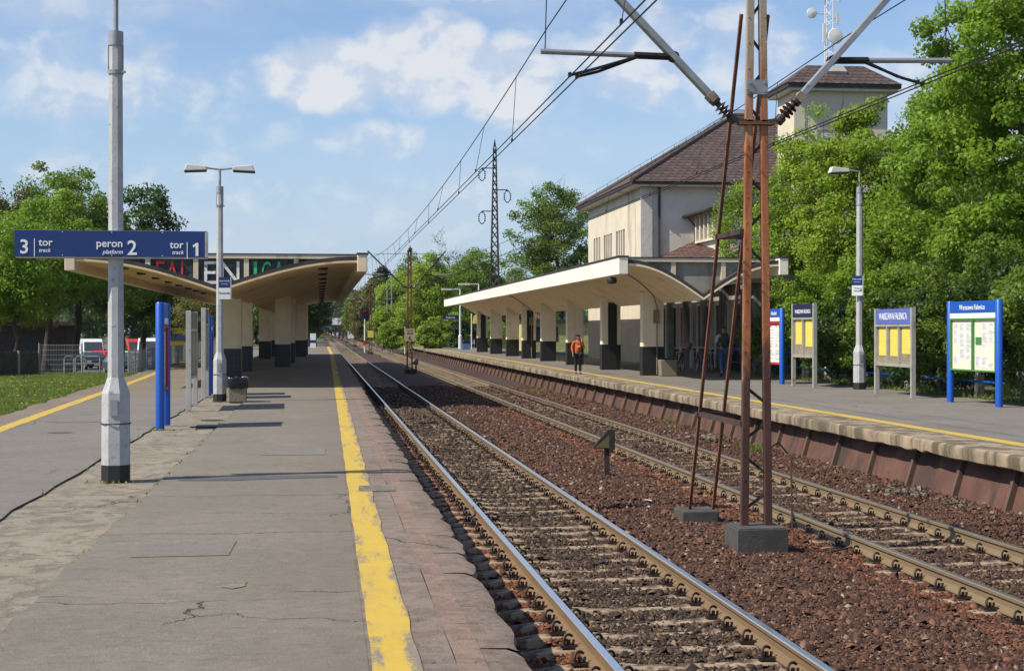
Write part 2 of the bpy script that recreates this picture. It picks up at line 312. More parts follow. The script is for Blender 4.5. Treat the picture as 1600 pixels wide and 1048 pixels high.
def stonemat():
    m, nt, b, co = newmat('ballast_stone'); g = node(nt, 'ShaderNodeNewGeometry'); r = g.outputs['Random Per Island']; X = node(nt, 'ShaderNodeSeparateXYZ', {0: co}).outputs[0]
    brown = ramp(nt, r, [(0, (.034, .016, .011)), (.4, (.072, .037, .025)), (.75, (.110, .056, .036)), (.95, (.18, .09, .055)), (.986, (.20, .15, .11)), (1, (.34, .29, .24))])
    oily = ramp(nt, r, [(0, (.018, .015, .013)), (.5, (.058, .038, .027)), (.85, (.12, .076, .045)), (1, (.24, .18, .12))])
    rusty = ramp(nt, r, [(0, (.07, .025, .014)), (.6, (.15, .058, .028)), (1, (.24, .105, .055))])
    ax = mth(nt, 'ADD', X, mth(nt, 'MULTIPLY', mth(nt, 'SUBTRACT', noise(nt, co, 1.2, 4), .5), .5))
    def band(lo, hi): return mth(nt, 'MULTIPLY', sstep(nt, ax, lo-.12, lo+.12), mth(nt, 'SUBTRACT', 1.0, sstep(nt, ax, hi-.12, hi+.12)))
    c = mixc(nt, band(2.25, 3.55), brown, oily); c = mixc(nt, mth(nt, 'MULTIPLY', band(6.45, 7.7), .6), c, oily); c = mixc(nt, band(1.0, 2.15), c, rusty); c = mixc(nt, mth(nt, 'MULTIPLY', band(5.6, 6.35), .6), c, rusty)
    c = mixc(nt, noise(nt, co, 60, 3), c, (.02, .012, .01), 'SUBTRACT') if False else c
    setb(nt, b, Base_Color=c, Roughness=.9); b.inputs['Specular IOR Level'].default_value = .3; return m
M['stone'] = stonemat()
def ballastmat():
    m, nt, b, co = newmat('ballast_ground')
    v = node(nt, 'ShaderNodeTexVoronoi', {'Vector': co, 'Scale': 24.0, 'Randomness': 1.0}); X = node(nt, 'ShaderNodeSeparateXYZ', {0: co}).outputs[0]
    k = node(nt, 'ShaderNodeSeparateColor', {0: v.outputs['Color']}).outputs[0]
    brown = ramp(nt, k, [(0, (.032, .016, .013)), (.5, (.075, .036, .026)), (.9, (.12, .055, .036)), (1, (.22, .15, .11))])
    big = noise(nt, co, .5, 5, .6)
    c = mixc(nt, mth(nt, 'MULTIPLY', sstep(nt, big, .5, .7), .5), brown, (.11, .06, .038))
    c = mixc(nt, sstep(nt, v.outputs['Distance'], .34, .7), c, (.018, .01, .008))
    setb(nt, b, Base_Color=c, Roughness=.95); bump(nt, b, v.outputs['Distance'], -1.0, .05); return m
M['ballast'] = ballastmat()
def leafmat(name, c0, c1, c2, tr=.4):
    m, nt, b, co = newmat(name); r = node(nt, 'ShaderNodeNewGeometry').outputs['Random Per Island']
    oi = node(nt, 'ShaderNodeObjectInfo').outputs['Random']
    cl = noise(nt, co, .55, 3, .55); f = mth(nt, 'ADD', mth(nt, 'MULTIPLY', r, .45), mth(nt, 'MULTIPLY', sstep(nt, cl, .3, .7), .55))
    col = ramp(nt, f, [(.1, c0), (.5, c1), (.95, c2)])
    col = mixc(nt, mth(nt, 'MULTIPLY', oi, .25), col, tuple(x*.6 for x in c1))
    setb(nt, b, Base_Color=col, Roughness=.5); b.inputs['Specular IOR Level'].default_value = .35
    t = node(nt, 'ShaderNodeBsdfTranslucent', {0: mixc(nt, .5, col, tuple(min(1, x*2.0) for x in c2))})
    mx = node(nt, 'ShaderNodeMixShader', {0: tr, 1: b.outputs[0], 2: t.outputs[0]})
    nt.links.new(mx.outputs[0], nt.nodes['Material Output'].inputs[0]); return m
M['leaf_b'] = leafmat('bright_leaf', (.040, .085, .008), (.135, .24, .018), (.27, .39, .035))
M['leaf_m'] = leafmat('mid_leaf', (.034, .068, .009), (.105, .18, .017), (.205, .29, .033))
M['leaf_d'] = leafmat('dark_leaf', (.012, .032, .006), (.03, .072, .010), (.07, .125, .018), .32)
M['leaf_o'] = leafmat('olive_leaf', (.055, .06, .018), (.125, .13, .028), (.22, .21, .05))
M['leaf_l'] = leafmat('fresh_leaf', (.065, .115, .010), (.19, .295, .022), (.32, .425, .045), .42)
M['needle'] = leafmat('needles', (.012, .03, .014), (.022, .05, .022), (.04, .075, .03), .15)
M['blade'] = leafmat('grass_blade', (.06, .10, .014), (.125, .185, .028), (.22, .26, .06), .35)
M['bark'] = pmat('bark', (.06, .045, .035), .95, 0, .4, 5, 18, .8, .03)
M['dandy'] = pmat('dandelion_yellow', (.75, .55, .02), .7, 0, .1)
M['grass'] = pmat('grass_ground', (.075, .12, .022), .95, 0, .5, 1.2, 30, .6, .03, (.15, .14, .06), .8, .58)
M['soil'] = pmat('soil', (.10, .08, .055), .95, 0, .4, 1.2, 30, .6, .03, (.05, .075, .02), .5, .5)
M['column'] = pmat('cream_column_paint', (.84, .74, .56), .8, 0, .08, 1.6, 25, .12, .006, (.5, .38, .22), 1.1, .64, streak=True)
M['cream'] = pmat('cream_paint', (.68, .58, .42), .75, 0, .1, 1.2, 25, .12, .006, (.33, .24, .13), .9, .66, streak=True)
M['ochre'] = pmat('shaded_ochre_soffit', (.70, .52, .29), .8, 0, .12, .8, 25, .12, .006, (.40, .26, .12), .6, .6, boards=2.4)  # shaded copy of the soffit paint, its shade put into the colour
M['soffit'] = pmat('bounce_lit_cream_soffit', (.80, .66, .46), .8, 0, .07, .8, 25, .1, .006, (.55, .42, .27), .5, .66, boards=3.0)  # lighter copy: sunlight bounced onto the soffit is put into the colour
M['white'] = pmat('white_fascia', (.84, .79, .67), .7, 0, .08, 1.5, 25, .1, .005, (.40, .31, .16), 1.7, .66, streak=True)
M['felt'] = pmat('roofing_felt', (.045, .042, .04), .9, 0, .35, 1.5, 30, .4, .01)
M['letpanel'] = pmat('sooty_panel', (.055, .055, .055), .85, 0, .45, 2.5, 30, .4, .01, (.13, .13, .12), 3, .6)
def tile(name, col, mortar, sc):
    m, nt, b, co = newmat(name)
    cc = node(nt, 'ShaderNodeSeparateXYZ', {0: co}); v = node(nt, 'ShaderNodeCombineXYZ', {0: mth(nt, 'ADD', cc.outputs[0], cc.outputs[1]), 1: cc.outputs[2], 2: 0.0}).outputs[0]
    br = node(nt, 'ShaderNodeTexBrick', {'Vector': v, 'Color1': c4(col), 'Color2': c4(tuple(x*1.5 for x in col)), 'Mortar': c4(mortar), 'Scale': 1.0, 'Mortar Size': .006, 'Brick Width': sc, 'Row Height': sc}, offset=0.0)
    setb(nt, b, Base_Color=br.outputs[0], Roughness=.3); bump(nt, b, br.outputs[1], -.3, .003); return m
M['tile'] = tile('navy_tile', (.012, .013, .022), (.055, .055, .06), .16)
M['black'] = pmat('black_paint', (.012, .012, .013), .6, 0, .3, 3, 20, 0)
def rooftile(name, col):
    m, nt, b, co = newmat(name); uv = node(nt, 'ShaderNodeTexCoord').outputs['UV']
    sp = node(nt, 'ShaderNodeSeparateXYZ', {0: uv}); u, v = sp.outputs[0], sp.outputs[1]
    row = mth(nt, 'FLOOR', mth(nt, 'DIVIDE', v, .42)); fv = mth(nt, 'FRACT', mth(nt, 'DIVIDE', v, .42))
    uu = mth(nt, 'ADD', mth(nt, 'DIVIDE', u, .42), mth(nt, 'MULTIPLY', mth(nt, 'MODULO', row, 2.0), .5)); fu = mth(nt, 'SUBTRACT', mth(nt, 'FRACT', uu), .5)
    arc = mth(nt, 'MULTIPLY', mth(nt, 'MULTIPLY', fu, fu), 1.7)          # scalloped lower edge of every tile
    e = mth(nt, 'ABSOLUTE', mth(nt, 'SUBTRACT', fv, arc)); line = mth(nt, 'SUBTRACT', 1.0, sstep(nt, e, .10, .30))
    idn = node(nt, 'ShaderNodeTexWhiteNoise', {'Vector': node(nt, 'ShaderNodeCombineXYZ', {0: mth(nt, 'FLOOR', uu), 1: row, 2: 0.0}).outputs[0]}).outputs[0]
    c = mixc(nt, idn, tuple(x*.75 for x in col), tuple(x*1.3 for x in col)); c = mixc(nt, mth(nt, 'MULTIPLY', sstep(nt, noise(nt, co, .5, 5), .5, .75), .4), c, (.10, .085, .08))
    setb(nt, b, Base_Color=mixc(nt, mth(nt, 'MULTIPLY', line, .92), c, (.012, .009, .008)), Roughness=.7)
    bump(nt, b, mth(nt, 'SUBTRACT', fv, mth(nt, 'MULTIPLY', line, 1.0)), -.7, .06); return m
M['rtile'] = rooftile('brown_roof_tile', (.088, .056, .046)); M['rtile_r'] = rooftile('reddish_roof_tile', (.105, .046, .037))
M['render'] = pmat('grey_render', (.56, .53, .465), .95, 0, .13, .7, 6, .5, .03, (.36, .33, .28), .5, .66, streak=True)
M['render_y'] = pmat('cream_sunlit_render', (.60, .54, .42), .95, 0, .10, .7, 10, .35, .02, (.36, .30, .22), .45, .64, streak=True)  # holds the sunlit yellow of the track-side wall; tower and trims share it
M['plinth'] = pmat('stained_grey_wall', (.30, .275, .23), .95, 0, .3, 1.2, 12, .3, .02, (.10, .09, .08), .7, .52, streak=True)
M['dark'] = pmat('dark_opening', (.012, .012, .013), .5, 0, .2, 3, 20, 0)
M['glass'] = pmat('dark_glass', (.02, .024, .027), .08, 0, .1, 3, 20, 0); M['glass_l'] = pmat('car_glass', (.05, .06, .065), .06, 0, .1, 3, 20, 0)
M['wallpan'] = pmat('brown_wall_panel', (.112, .053, .037), .92, 0, .32, 1.6, 30, .5, .012, (.055, .034, .028), 1.3, .54, streak=True)
M['wallrib'] = pmat('brown_wall_rib', (.12, .078, .056), .92, 0, .3, 2, 30, .4, .012, (.06, .04, .033), 2, .53, streak=True)
M['edge_r'] = pmat('mossy_platform_edge', (.285, .222, .15), .95, 0, .34, 2.6, 30, .5, .012, (.11, .09, .055), 2.4, .5, streak=True)
M['blue'] = pmat('sign_blue_paint', (.006, .085, .42), .4, 0, .06, 2, 20, 0); M['navy'] = pmat('sign_navy', (.010, .035, .16), .35, 0, .08, 2, 20, 0)
M['lilac'] = pmat('sign_faded_blue', (.10, .14, .42), .4, 0, .1, 2, 20, 0); M['navy2'] = pmat('sign_dark_navy', (.018, .022, .07), .35, 0, .1, 2, 20, 0)
M['signw'] = pmat('sign_white', (.80, .80, .79), .5, 0, .03, 2, 20, 0); M['paper'] = pmat('paper', (.66, .64, .50), .8, 0, .08, 2, 20, 0); M['paperw'] = pmat('paper_white', (.74, .74, .70), .8, 0, .05, 2, 20, 0)
M['pyel'] = pmat('yellow_timetable', (.72, .60, .08), .7, 0, .1, 6, 20, 0, .01, (.62, .56, .22), 9, .56); M['green'] = pmat('green_frame', (.06, .22, .05), .5, 0, .1); M['redf'] = pmat('red_frame', (.42, .02, .03), .5, 0, .1); M['ink'] = pmat('ink', (.10, .10, .12), .8, 0, .1)
M['red'] = pmat('red_letter', (.80, .05, .05), .6, 0, .15, 5, 20, 0, .01, (.15, .05, .05), 9, .64); M['greenl'] = pmat('green_letter', (.04, .55, .16), .6, 0, .15, 5, 20, 0, .01, (.07, .15, .08), 9, .64); M['whitel'] = pmat('white_letter', (.85, .83, .76), .7, 0, .15, 5, 20, 0, .01, (.16, .15, .14), 9, .6)
M['lampw'] = pmat('lamp_housing', (.62, .60, .55), .5, 0, .08, 3, 20, 0); M['polel'] = pmat('lamp_concrete', (.41, .415, .42), .85, 0, .14, 3, 45, .6, .008, (.24, .235, .22), 14, .62)
M['polew'] = pmat('painted_white_pole', (.66, .66, .62), .6, 0, .08, 3, 20, 0)
M['bag'] = pmat('bin_bag', (.01, .01, .012), .22, 0, .2, 8, 14, .9, .03); M['aggr'] = pmat('exposed_aggregate', (.20, .17, .12), .95, 0, .5, 40, 70, .8, .01)
M['skin'] = pmat('skin', (.42, .23, .15), .6, 0, .08, 8, 30, 0); M['orange'] = pmat('orange_fleece', (.52, .10, .025), .9, 0, .12, 6, 60, .3, .006); M['trous'] = pmat('black_cloth', (.012, .012, .015), .9, 0, .2, 8, 60, 0)
M['hair'] = pmat('dark_hair', (.012, .009, .008), .5, 0, .2, 20, 60, 0); M['shoe'] = pmat('dark_shoe', (.03, .025, .022), .6, 0, .2); M['jeans'] = pmat('blue_jeans', (.05, .12, .25), .9, 0, .2, 6, 60, .2, .005); M['tee'] = pmat('pale_blue_shirt', (.42, .55, .66), .9, 0, .1, 6, 60, 0); M['pack'] = pmat('green_backpack', (.02, .055, .035), .8, 0, .2, 6, 40, .3, .01)
def paint(name, c): return pmat(name, c, .25, 0, .04, 2, 20, 0)
M['cw'] = paint('car_white', (.70, .71, .72)); M['cr'] = paint('car_red', (.50, .015, .02)); M['cd'] = paint('car_dark', (.02, .025, .03)); M['cg'] = paint('car_green_grey', (.06, .09, .085)); M['cy'] = paint('lorry_yellow', (.72, .42, .02)); M['cs'] = paint('car_silver', (.36, .38, .40)); M['crv'] = paint('van_red', (.55, .05, .035))
M['tyre'] = pmat('tyre', (.012, .012, .012), .9, 0, .2); M['rim'] = pmat('rim', (.42, .42, .42), .35, .7, .1); M['lens'] = pmat('headlamp_lens', (.65, .66, .66), .1, 0, .05); M['chrome'] = pmat('bright_metal', (.55, .55, .55), .3, .8, .1)
# ------------------------------------------------------------------ setting: ground, ballast, platforms
def frange(a, b, s):
    n = max(1, int(round((b-a)/s))); return [a+(b-a)*i/n for i in range(n+1)]
LP = [(-20, -6.2), (20, -6.55), (34.9, -6.98), (55, -7.5), (76, -8.15), (100, -8.2), (125, -7.9), (176, -6.6)]
def Lx(y):
    for (a, p), (b, q) in zip(LP, LP[1:]):
        if y <= b: return p+(q-p)*(y-a)/(b-a)
    return LP[-1][1]
def Ex(y): return 1.22+.0042*(min(y, 119)-8)
def ribbon(name, fl, fr, y0, y1, step, z, mat, jl=0, jr=0, zj=0):
    b = MB(); ys = frange(y0, y1, step)
    for y in ys: b.v += [(fl(y)+rng.uniform(-jl, jl), y, z+rng.uniform(-zj, zj)), (fr(y)+rng.uniform(-jr, jr), y, z+rng.uniform(-zj, zj))]
    for i in range(len(ys)-1): b.f.append((2*i, 2*i+1, 2*i+3, 2*i+2)); b.m.append(0)
    return struct(b.build(name, mat))
b = MB(); b.quad((-980, -150, -1.0), (980, -150, -1.0), (980, 980, -1.0), (-980, 980, -1.0)); struct(b.build('ground', M['soil']))
b = MB(); b.quad((-120, -60, .44), (-6, -60, .44), (-6, 73, .44), (-120, 73, .44)); b.quad((-9.2, 73, .44), (-6, 73, .44), (-6, 300, .44), (-9.2, 300, .44)); b.quad((-120, 73, .44), (-9.2, 73, .44), (-9.2, 73, -1.0), (-120, 73, -1.0)); b.quad((-9.2, 73, .44), (-9.2, 300, .44), (-9.2, 300, -1.0), (-9.2, 73, -1.0)); struct(b.build('verge', M['grass']))
b = MB(); b.quad((16.6, -60, .60), (140, -60, .60), (140, 640, .60), (16.6, 640, .60)); struct(b.build('embankment', M['soil']))
b = MB(); b.quad((10.2, 168, -.2), (16.6, 168, .60), (16.6, 640, .60), (10.2, 640, -.2)); struct(b.build('grassy_bank', M['grass']))
def zb(x, y):
    def g(c, w): return math.exp(-((x-c)/w)**2)
    z = -.195+.095*g(5.0, .75)+.06*g(4.2, .3)*.3+.05*max(0, min(1, (x-8.6)/1.0))
    if x < 1.9: z -= .05
    return z+.035*mnoise.noise((x*1.3, y*1.3, 0))+.02*mnoise.noise((x*4, y*4, 3))
def grid(name, xs, ys, fz, mat):
    v = [(x, y, fz(x, y)) for y in ys for x in xs]; n = len(xs)
    f = [(j*n+i, j*n+i+1, (j+1)*n+i+1, (j+1)*n+i) for j in range(len(ys)-1) for i in range(n-1)]
    return raw(name, v, f, mat, smooth=True)
struct(grid('ballast_bed', frange(.9, 10.3, .13), frange(-10, 42, .16)+frange(42.5, 130, .5)+frange(134, 640, 6), zb, M['ballast']))
# loose ballast stones: too many to count, one object
def stones():
    npr = np.random.default_rng(5); P = []
    for y0, y1, n in ((9.5, 15, 90000), (15, 22, 85000), (22, 32, 70000), (32, 48, 45000), (48, 70, 25000)):
        x = npr.uniform(1.25, 9.75, n); y = npr.uniform(y0, y1, n); ok = np.ones(n, bool)
        for xc in (2.9, 7.07):
            fy = np.abs((y-11.84+.3) % .6-.3); ok &= ~((np.abs(x-xc) < 1.27) & (fy < .10) & (npr.random(n) > .14)); ok &= ~(np.abs(np.abs(x-xc)-.75) < .085)
        P.append(np.stack([x, y], 1)[ok])
    P = np.concatenate(P); n = len(P); z = np.array([zb(a, c) for a, c in P])
    s = npr.gamma(5, .0028, n)*np.where(npr.random(n) < .05, 1.9, 1.0)*(1+.3*(P[:, 1] > 22)+.5*(P[:, 1] > 32)+.5*(P[:, 1] > 48)); s = np.clip(s, .008, .055)
    t = np.array([(1, 0, 0), (-1, 0, 0), (0, 1, 0), (0, -1, 0), (0, 0, 1), (0, 0, -1), (.75, .75, .3), (-.7, .6, -.3)])
    base = np.array([(1, -.1, -.3), (.1, .95, .1), (-1, .15, -.2), (-.15, -.9, .15), (.45, .1, .75), (-.4, -.1, .65)])
    fc = np.array([(0, 1, 4), (1, 5, 4), (1, 2, 5), (2, 3, 5), (3, 4, 5), (3, 0, 4)])
    k = len(base); q = base[None]*npr.uniform(.45, 1.45, (n, k, 3)); q *= s[:, None, None]; q *= npr.uniform(.7, 1.25, (n, 1, 3))
    a = npr.uniform(0, 6.28, n); ca, sa = np.cos(a)[:, None], np.sin(a)[:, None]
    q = np.stack([q[..., 0]*ca-q[..., 1]*sa, q[..., 0]*sa+q[..., 1]*ca, q[..., 2]], -1)
    a = npr.uniform(-.7, .7, n); ca, sa = np.cos(a)[:, None], np.sin(a)[:, None]
    q = np.stack([q[..., 0], q[..., 1]*ca-q[..., 2]*sa, q[..., 1]*sa+q[..., 2]*ca], -1)
    q[..., 0] += P[:, 0, None]; q[..., 1] += P[:, 1, None]; q[..., 2] += (z+s*.35)[:, None]
    f = (fc[None]+(np.arange(n)*k)[:, None, None]).reshape(-1, 3)
    stuff(raw('ballast_stones', q.reshape(-1, 3), f, M['stone']))
stones()
# island platform: body, strips of paving, edge slabs
b = MB(); ys = frange(-12, 175, 4)
for y in ys: b.v += [(Lx(y), y, -.45), (Lx(y), y, .49), (Ex(y)-.10, y, .49), (Ex(y)-.10, y, -.45)]
for i in range(len(ys)-1):
    for k in range(3): b.f.append((4*i+k, 4*i+k+1, 4*i+k+5, 4*i+k+4)); b.m.append(0)
b.f += [(0, 3, 2, 1), tuple(4*(len(ys)-1)+k for k in range(4))]; b.m += [0, 0]
struct(b.build('island_platform', M['wallrib']))
ribbon('platform_rim', Lx, lambda y: Lx(y)+.62, -12, 175, .7, .548, M['edgec'], .11, 0)
ribbon('platform_asphalt', lambda y: Lx(y)+.62, lambda y: -3.2, -12, 44, .8, .55, M['asph2'], 0, .035)
ribbon('paver_strip', lambda y: -3.34, lambda y: -1.86, -12, 44, .35, .528, M['paver'], 0, 0, .005)
ribbon('platform_asphalt', lambda y: -2.0, lambda y: Ex(y)-.95, -12, 44, .5, .55, M['asph'], .035, 0)
ribbon('canopy_asphalt', lambda y: Lx(y)+.62, lambda y: Ex(y)-.95, 44, 175, 2, .55, M['asph'])
ribbon('platform_edge_strip', lambda y: Ex(y)-.95, lambda y: Ex(y)-.45, -12, 175, 1.5, .548, M['edgec'])
ribbon('pink_edge_band', lambda y: Ex(y)-.45, lambda y: Ex(y)-.28, -12, 175, .6, .5515, M['pink'], .006, .008)
def wear(y): return .018*mnoise.noise((0, y*.45, 4))+.010*mnoise.noise((0, y*2.1, 9))
ribbon('yellow_safety_line', lambda y: Ex(y)-.93+.012*mnoise.noise((3, y*.8, 0)), lambda y: Ex(y)-.655+wear(y), -12, 173, .35, .5545, M['yel_worn'], 0, .012)
ribbon('yellow_safety_line', lambda y: Lx(y)+.66, lambda y: Lx(y)+.95, -12, 130, .5, .5545, M['yel_worn'], .01, .02)
b = MB(); y = -12.0; i = 0                     # worn outer slabs, each with its own rounded broken edge
while y < 175:
    L = rng.uniform(1.05, 1.45) if y < 60 else 3.0; n = 8 if y < 60 else 3; dz = rng.uniform(-.012, .008); dx = rng.uniform(-.02, .02); o = len(b.v)
    for k in range(n+1):
        yy = y+.008+(L-.016)*k/n; e = Ex(yy)+dx; cn = .03*abs(2*k/n-1)**4
        j = .035*mnoise.noise((1, yy*2.3, 0))+.015*mnoise.noise((5, yy*7, 0))-cn
        for px_, pz_ in ((Ex(yy)-.31, .549), (e-.07+j, .549+dz), (e-.015+j, .53+dz), (e+j, .48+dz), (e-.01+j*.8, .38), (e-.06, .33), (e-.10, .30)): b.v.append((px_, yy, pz_))
    for k in range(n):
        for q in range(6): b.f.append((o+7*k+q, o+7*k+q+1, o+7*k+q+8, o+7*k+q+7)); b.m.append(0)
    y += L
struct(b.build('platform_edge', M['slab'], smooth=50))
x, y = PX(588, 763, ZL); b = MB()              # square hole in the edge, patched with rough grey mortar
b.quad(*[(x+u+rng.uniform(-.012, .012), y+v+rng.uniform(-.03, .03), .5565) for u, v in ((-.21, -.35), (.22, -.35), (.23, .35), (-.2, .35))]); struct(b.build('mortar_patch', M['mortar']))
for px, py, ru, rv in ((400, 660, .55, .22), (330, 665, .5, .2), (365, 913, .10, .10), (330, 655, .3, .12), (120, 658, .7, .25), (95, 676, .22, .1)):
    x, y = PX(px, py, ZL); b = MB(); n = 12
    b.quad(*[(x+ru*math.cos(6.283*k/n)*rng.uniform(.8, 1.1), y+rv*5*math.sin(6.283*k/n)*rng.uniform(.8, 1.1)*.4, .5555) for k in range(n)]); struct(b.build('asphalt_patch', M['paver'] if py > 900 else M['asph3'] if ru < .3 else M['asph2']))
x, y = PX(400, 746, ZL); b = MB(); b.quad(*[(x+u+rng.uniform(-.05, .05), y+v+rng.uniform(-.06, .06), .5552) for u, v in ((-.95, -.25), (-.3, -.35), (.3, -.2), (1.0, -.12), (1.05, .1), (.4, .25), (-.3, .2), (-.9, .3))]); struct(b.build('asphalt_patch', M['asph3']))
for u0, u1, v0, v1 in ((-1.55, -.75, 13.1, 14.0), (-.9, .1, 23.5, 25.3), (-5.6, -4.2, 17.5, 19.0)):
    b = MB(); b.quad(*[(u+rng.uniform(-.04, .04), v+rng.uniform(-.06, .06), .5548) for u, v in ((u0, v0), (u1, v0), (u1, v1), (u0, v1))]); struct(b.build('asphalt_patch', M['asph2'] if u0 > -3 else M['asph']))
# side platform on the right
EX = 9.57
ribbon('side_platform_asphalt', lambda y: 10.38, lambda y: 16.7, -12, 168, 2, .70, M['asph2'])
ribbon('yellow_safety_line', lambda y: 10.44, lambda y: 10.74, -12, 168, 1, .7045, M['yel'], .008, .008)
b = MB(); ys = frange(-12, 60, .22)+frange(60.6, 168, 1.2)
for y in ys:
    j = .008*mnoise.noise((2, y*1.2, 0)); k = .016*mnoise.noise((8, y*.8, 0))+.02*mnoise.noise((8, y*7.5, 0))
    if 23.2 < y < 25.6: k += .09*abs(mnoise.noise((8, y*3, 2)))
    b.v += [(10.40, y, .699), (EX+.05+j, y, .697), (EX+.01+j, y, .675), (EX+j, y, .62), (EX+.012+j, y, .50+k), (EX+.05, y, .475+k), (EX+.5, y, .47), (10.5, y, .47)]
for i in range(len(ys)-1):
    for q in range(7): b.f.append((8*i+q, 8*i+q+1, 8*i+q+9, 8*i+q+8)); b.m.append(0)
b.f.append(tuple(8*(len(ys)-1)+q for q in range(8))); b.m.append(0)
struct(b.build('side_platform_edge', M['edge_r'], smooth=22))
b = MB(); b.bb(10.5, 16.75, -12, 167.9, -.4, .694); struct(b.build('side_platform', M['conc']))
# leaning retaining wall below the side platform
rw = thing('retaining_wall', 'leaning brown precast wall with upright ribs under the far platform edge', 'wall', (0, 0, 0))
b = MB(); b.quad((9.66, -12, -.42), (9.66, 168, -.42), (9.92, 168, .475), (9.92, -12, .475)); b.quad((9.66, 168, -.42), (10.5, 168, -.42), (10.5, 168, .47), (9.92, 168, .475)); b.build('panel', M['wallpan'], rw)
ribm = None; y = 18.95; k = 0
while y < 168:
    if ribm is None:
        b = MB(); b.prism([(9.57, -.42), (9.69, -.42), (9.95, .47), (9.83, .47)], 'y', -.045, .045); ribm = b.mesh('rib', M['wallrib'])
    o = bpy.data.objects.new('rib', ribm); C.objects.link(o); o.parent = rw; o.location = (rng.uniform(-.01, .01), y, 0); y += 1.86; k += 1
# ------------------------------------------------------------------ tracks
def track(label, xc, rm):
    t = thing('railway_track', label, 'track', (xc, 0, 0))
    prof = [(-.072, -.165), (.072, -.165), (.072, -.152), (.018, -.128), (.010, -.11), (.010, -.05), (.034, -.036), (.036, -.008), (.028, 0), (-.028, 0), (-.036, -.008), (-.034, -.036), (-.010, -.05), (-.010, -.11), (-.018, -.128), (-.072, -.152)]
    for sx in (-.753, .753):
        b = MB(); b.prism(prof, 'y', -8, 620, 0, Matrix.Translation((sx, 0, 0))); b.build('rail', M[rm], t)
    def prof_s():
        b = MB(); top = [(-1.28, -.24), (-1.26, -.205), (-1.0, -.172), (-.55, -.168), (-.3, -.188), (.3, -.188), (.55, -.168), (1.0, -.172), (1.26, -.205), (1.28, -.24)]
        v = []
        for x, z in top: v += [(x, -.125, z-.07), (x, -.095, z), (x, .095, z), (x, .125, z-.07)]
        n = len(top); f = [(4*i+k, 4*i+k+1, 4*i+k+5, 4*i+k+4) for i in range(n-1) for k in range(3)]+[(0, 1, 2, 3), (4*n-4, 4*n-1, 4*n-2, 4*n-3)]
        b.add(v, f); return b
    sm = prof_s().mesh('sleeper', M['sleeper'])
    def clip(side):
        b = MB(); T = Matrix.Translation((0, 0, -.098)) @ Matrix.Rotation(R(22*side), 4, 'Y') @ Matrix.Rotation(R(90), 4, 'X') @ Matrix.Rotation(R(25), 4, 'Y')
        b.torus(.048, .012, T, 16, 6, 0, .3, 6.0); b.bar((-.075*side, 0, -.148), (.07*side, 0, -.142), .07, .022); b.tube((0, 0, -.16), (0, 0, -.09), .016, .016, 6); return b.mesh('rail_clip', M['clip'], 40)
    cms = {s: clip(s) for s in (-1, 1)}
    for i in range(100):
        s = bpy.data.objects.new('sleeper', sm); C.objects.link(s); s.parent = t; s.location = (rng.uniform(-.02, .02), 11.84-1.8+.6*i+rng.uniform(-.012, .012), rng.uniform(-.012, .006)); s.rotation_euler = (0, 0, rng.uniform(-.012, .012))
        for sx in (-.753, .753):
            for e in (-1, 1):
                c = bpy.data.objects.new('rail_clip', cms[e]); C.objects.link(c); c.parent = s; c.location = (sx+e*.118, 0, 0)
    b = MB(); y = 11.84-1.8+60.0
    while y < 320: b.box((0, y, -.24), (2.5, .21, .14)); y += .6
    stuff(b.build('sleeper', M['sleeper'], t))
track('shiny near track running beside the yellow line of the island platform', 2.9, 'rail1')
track('dull brown track running beside the leaning retaining wall', 7.07, 'rail2')
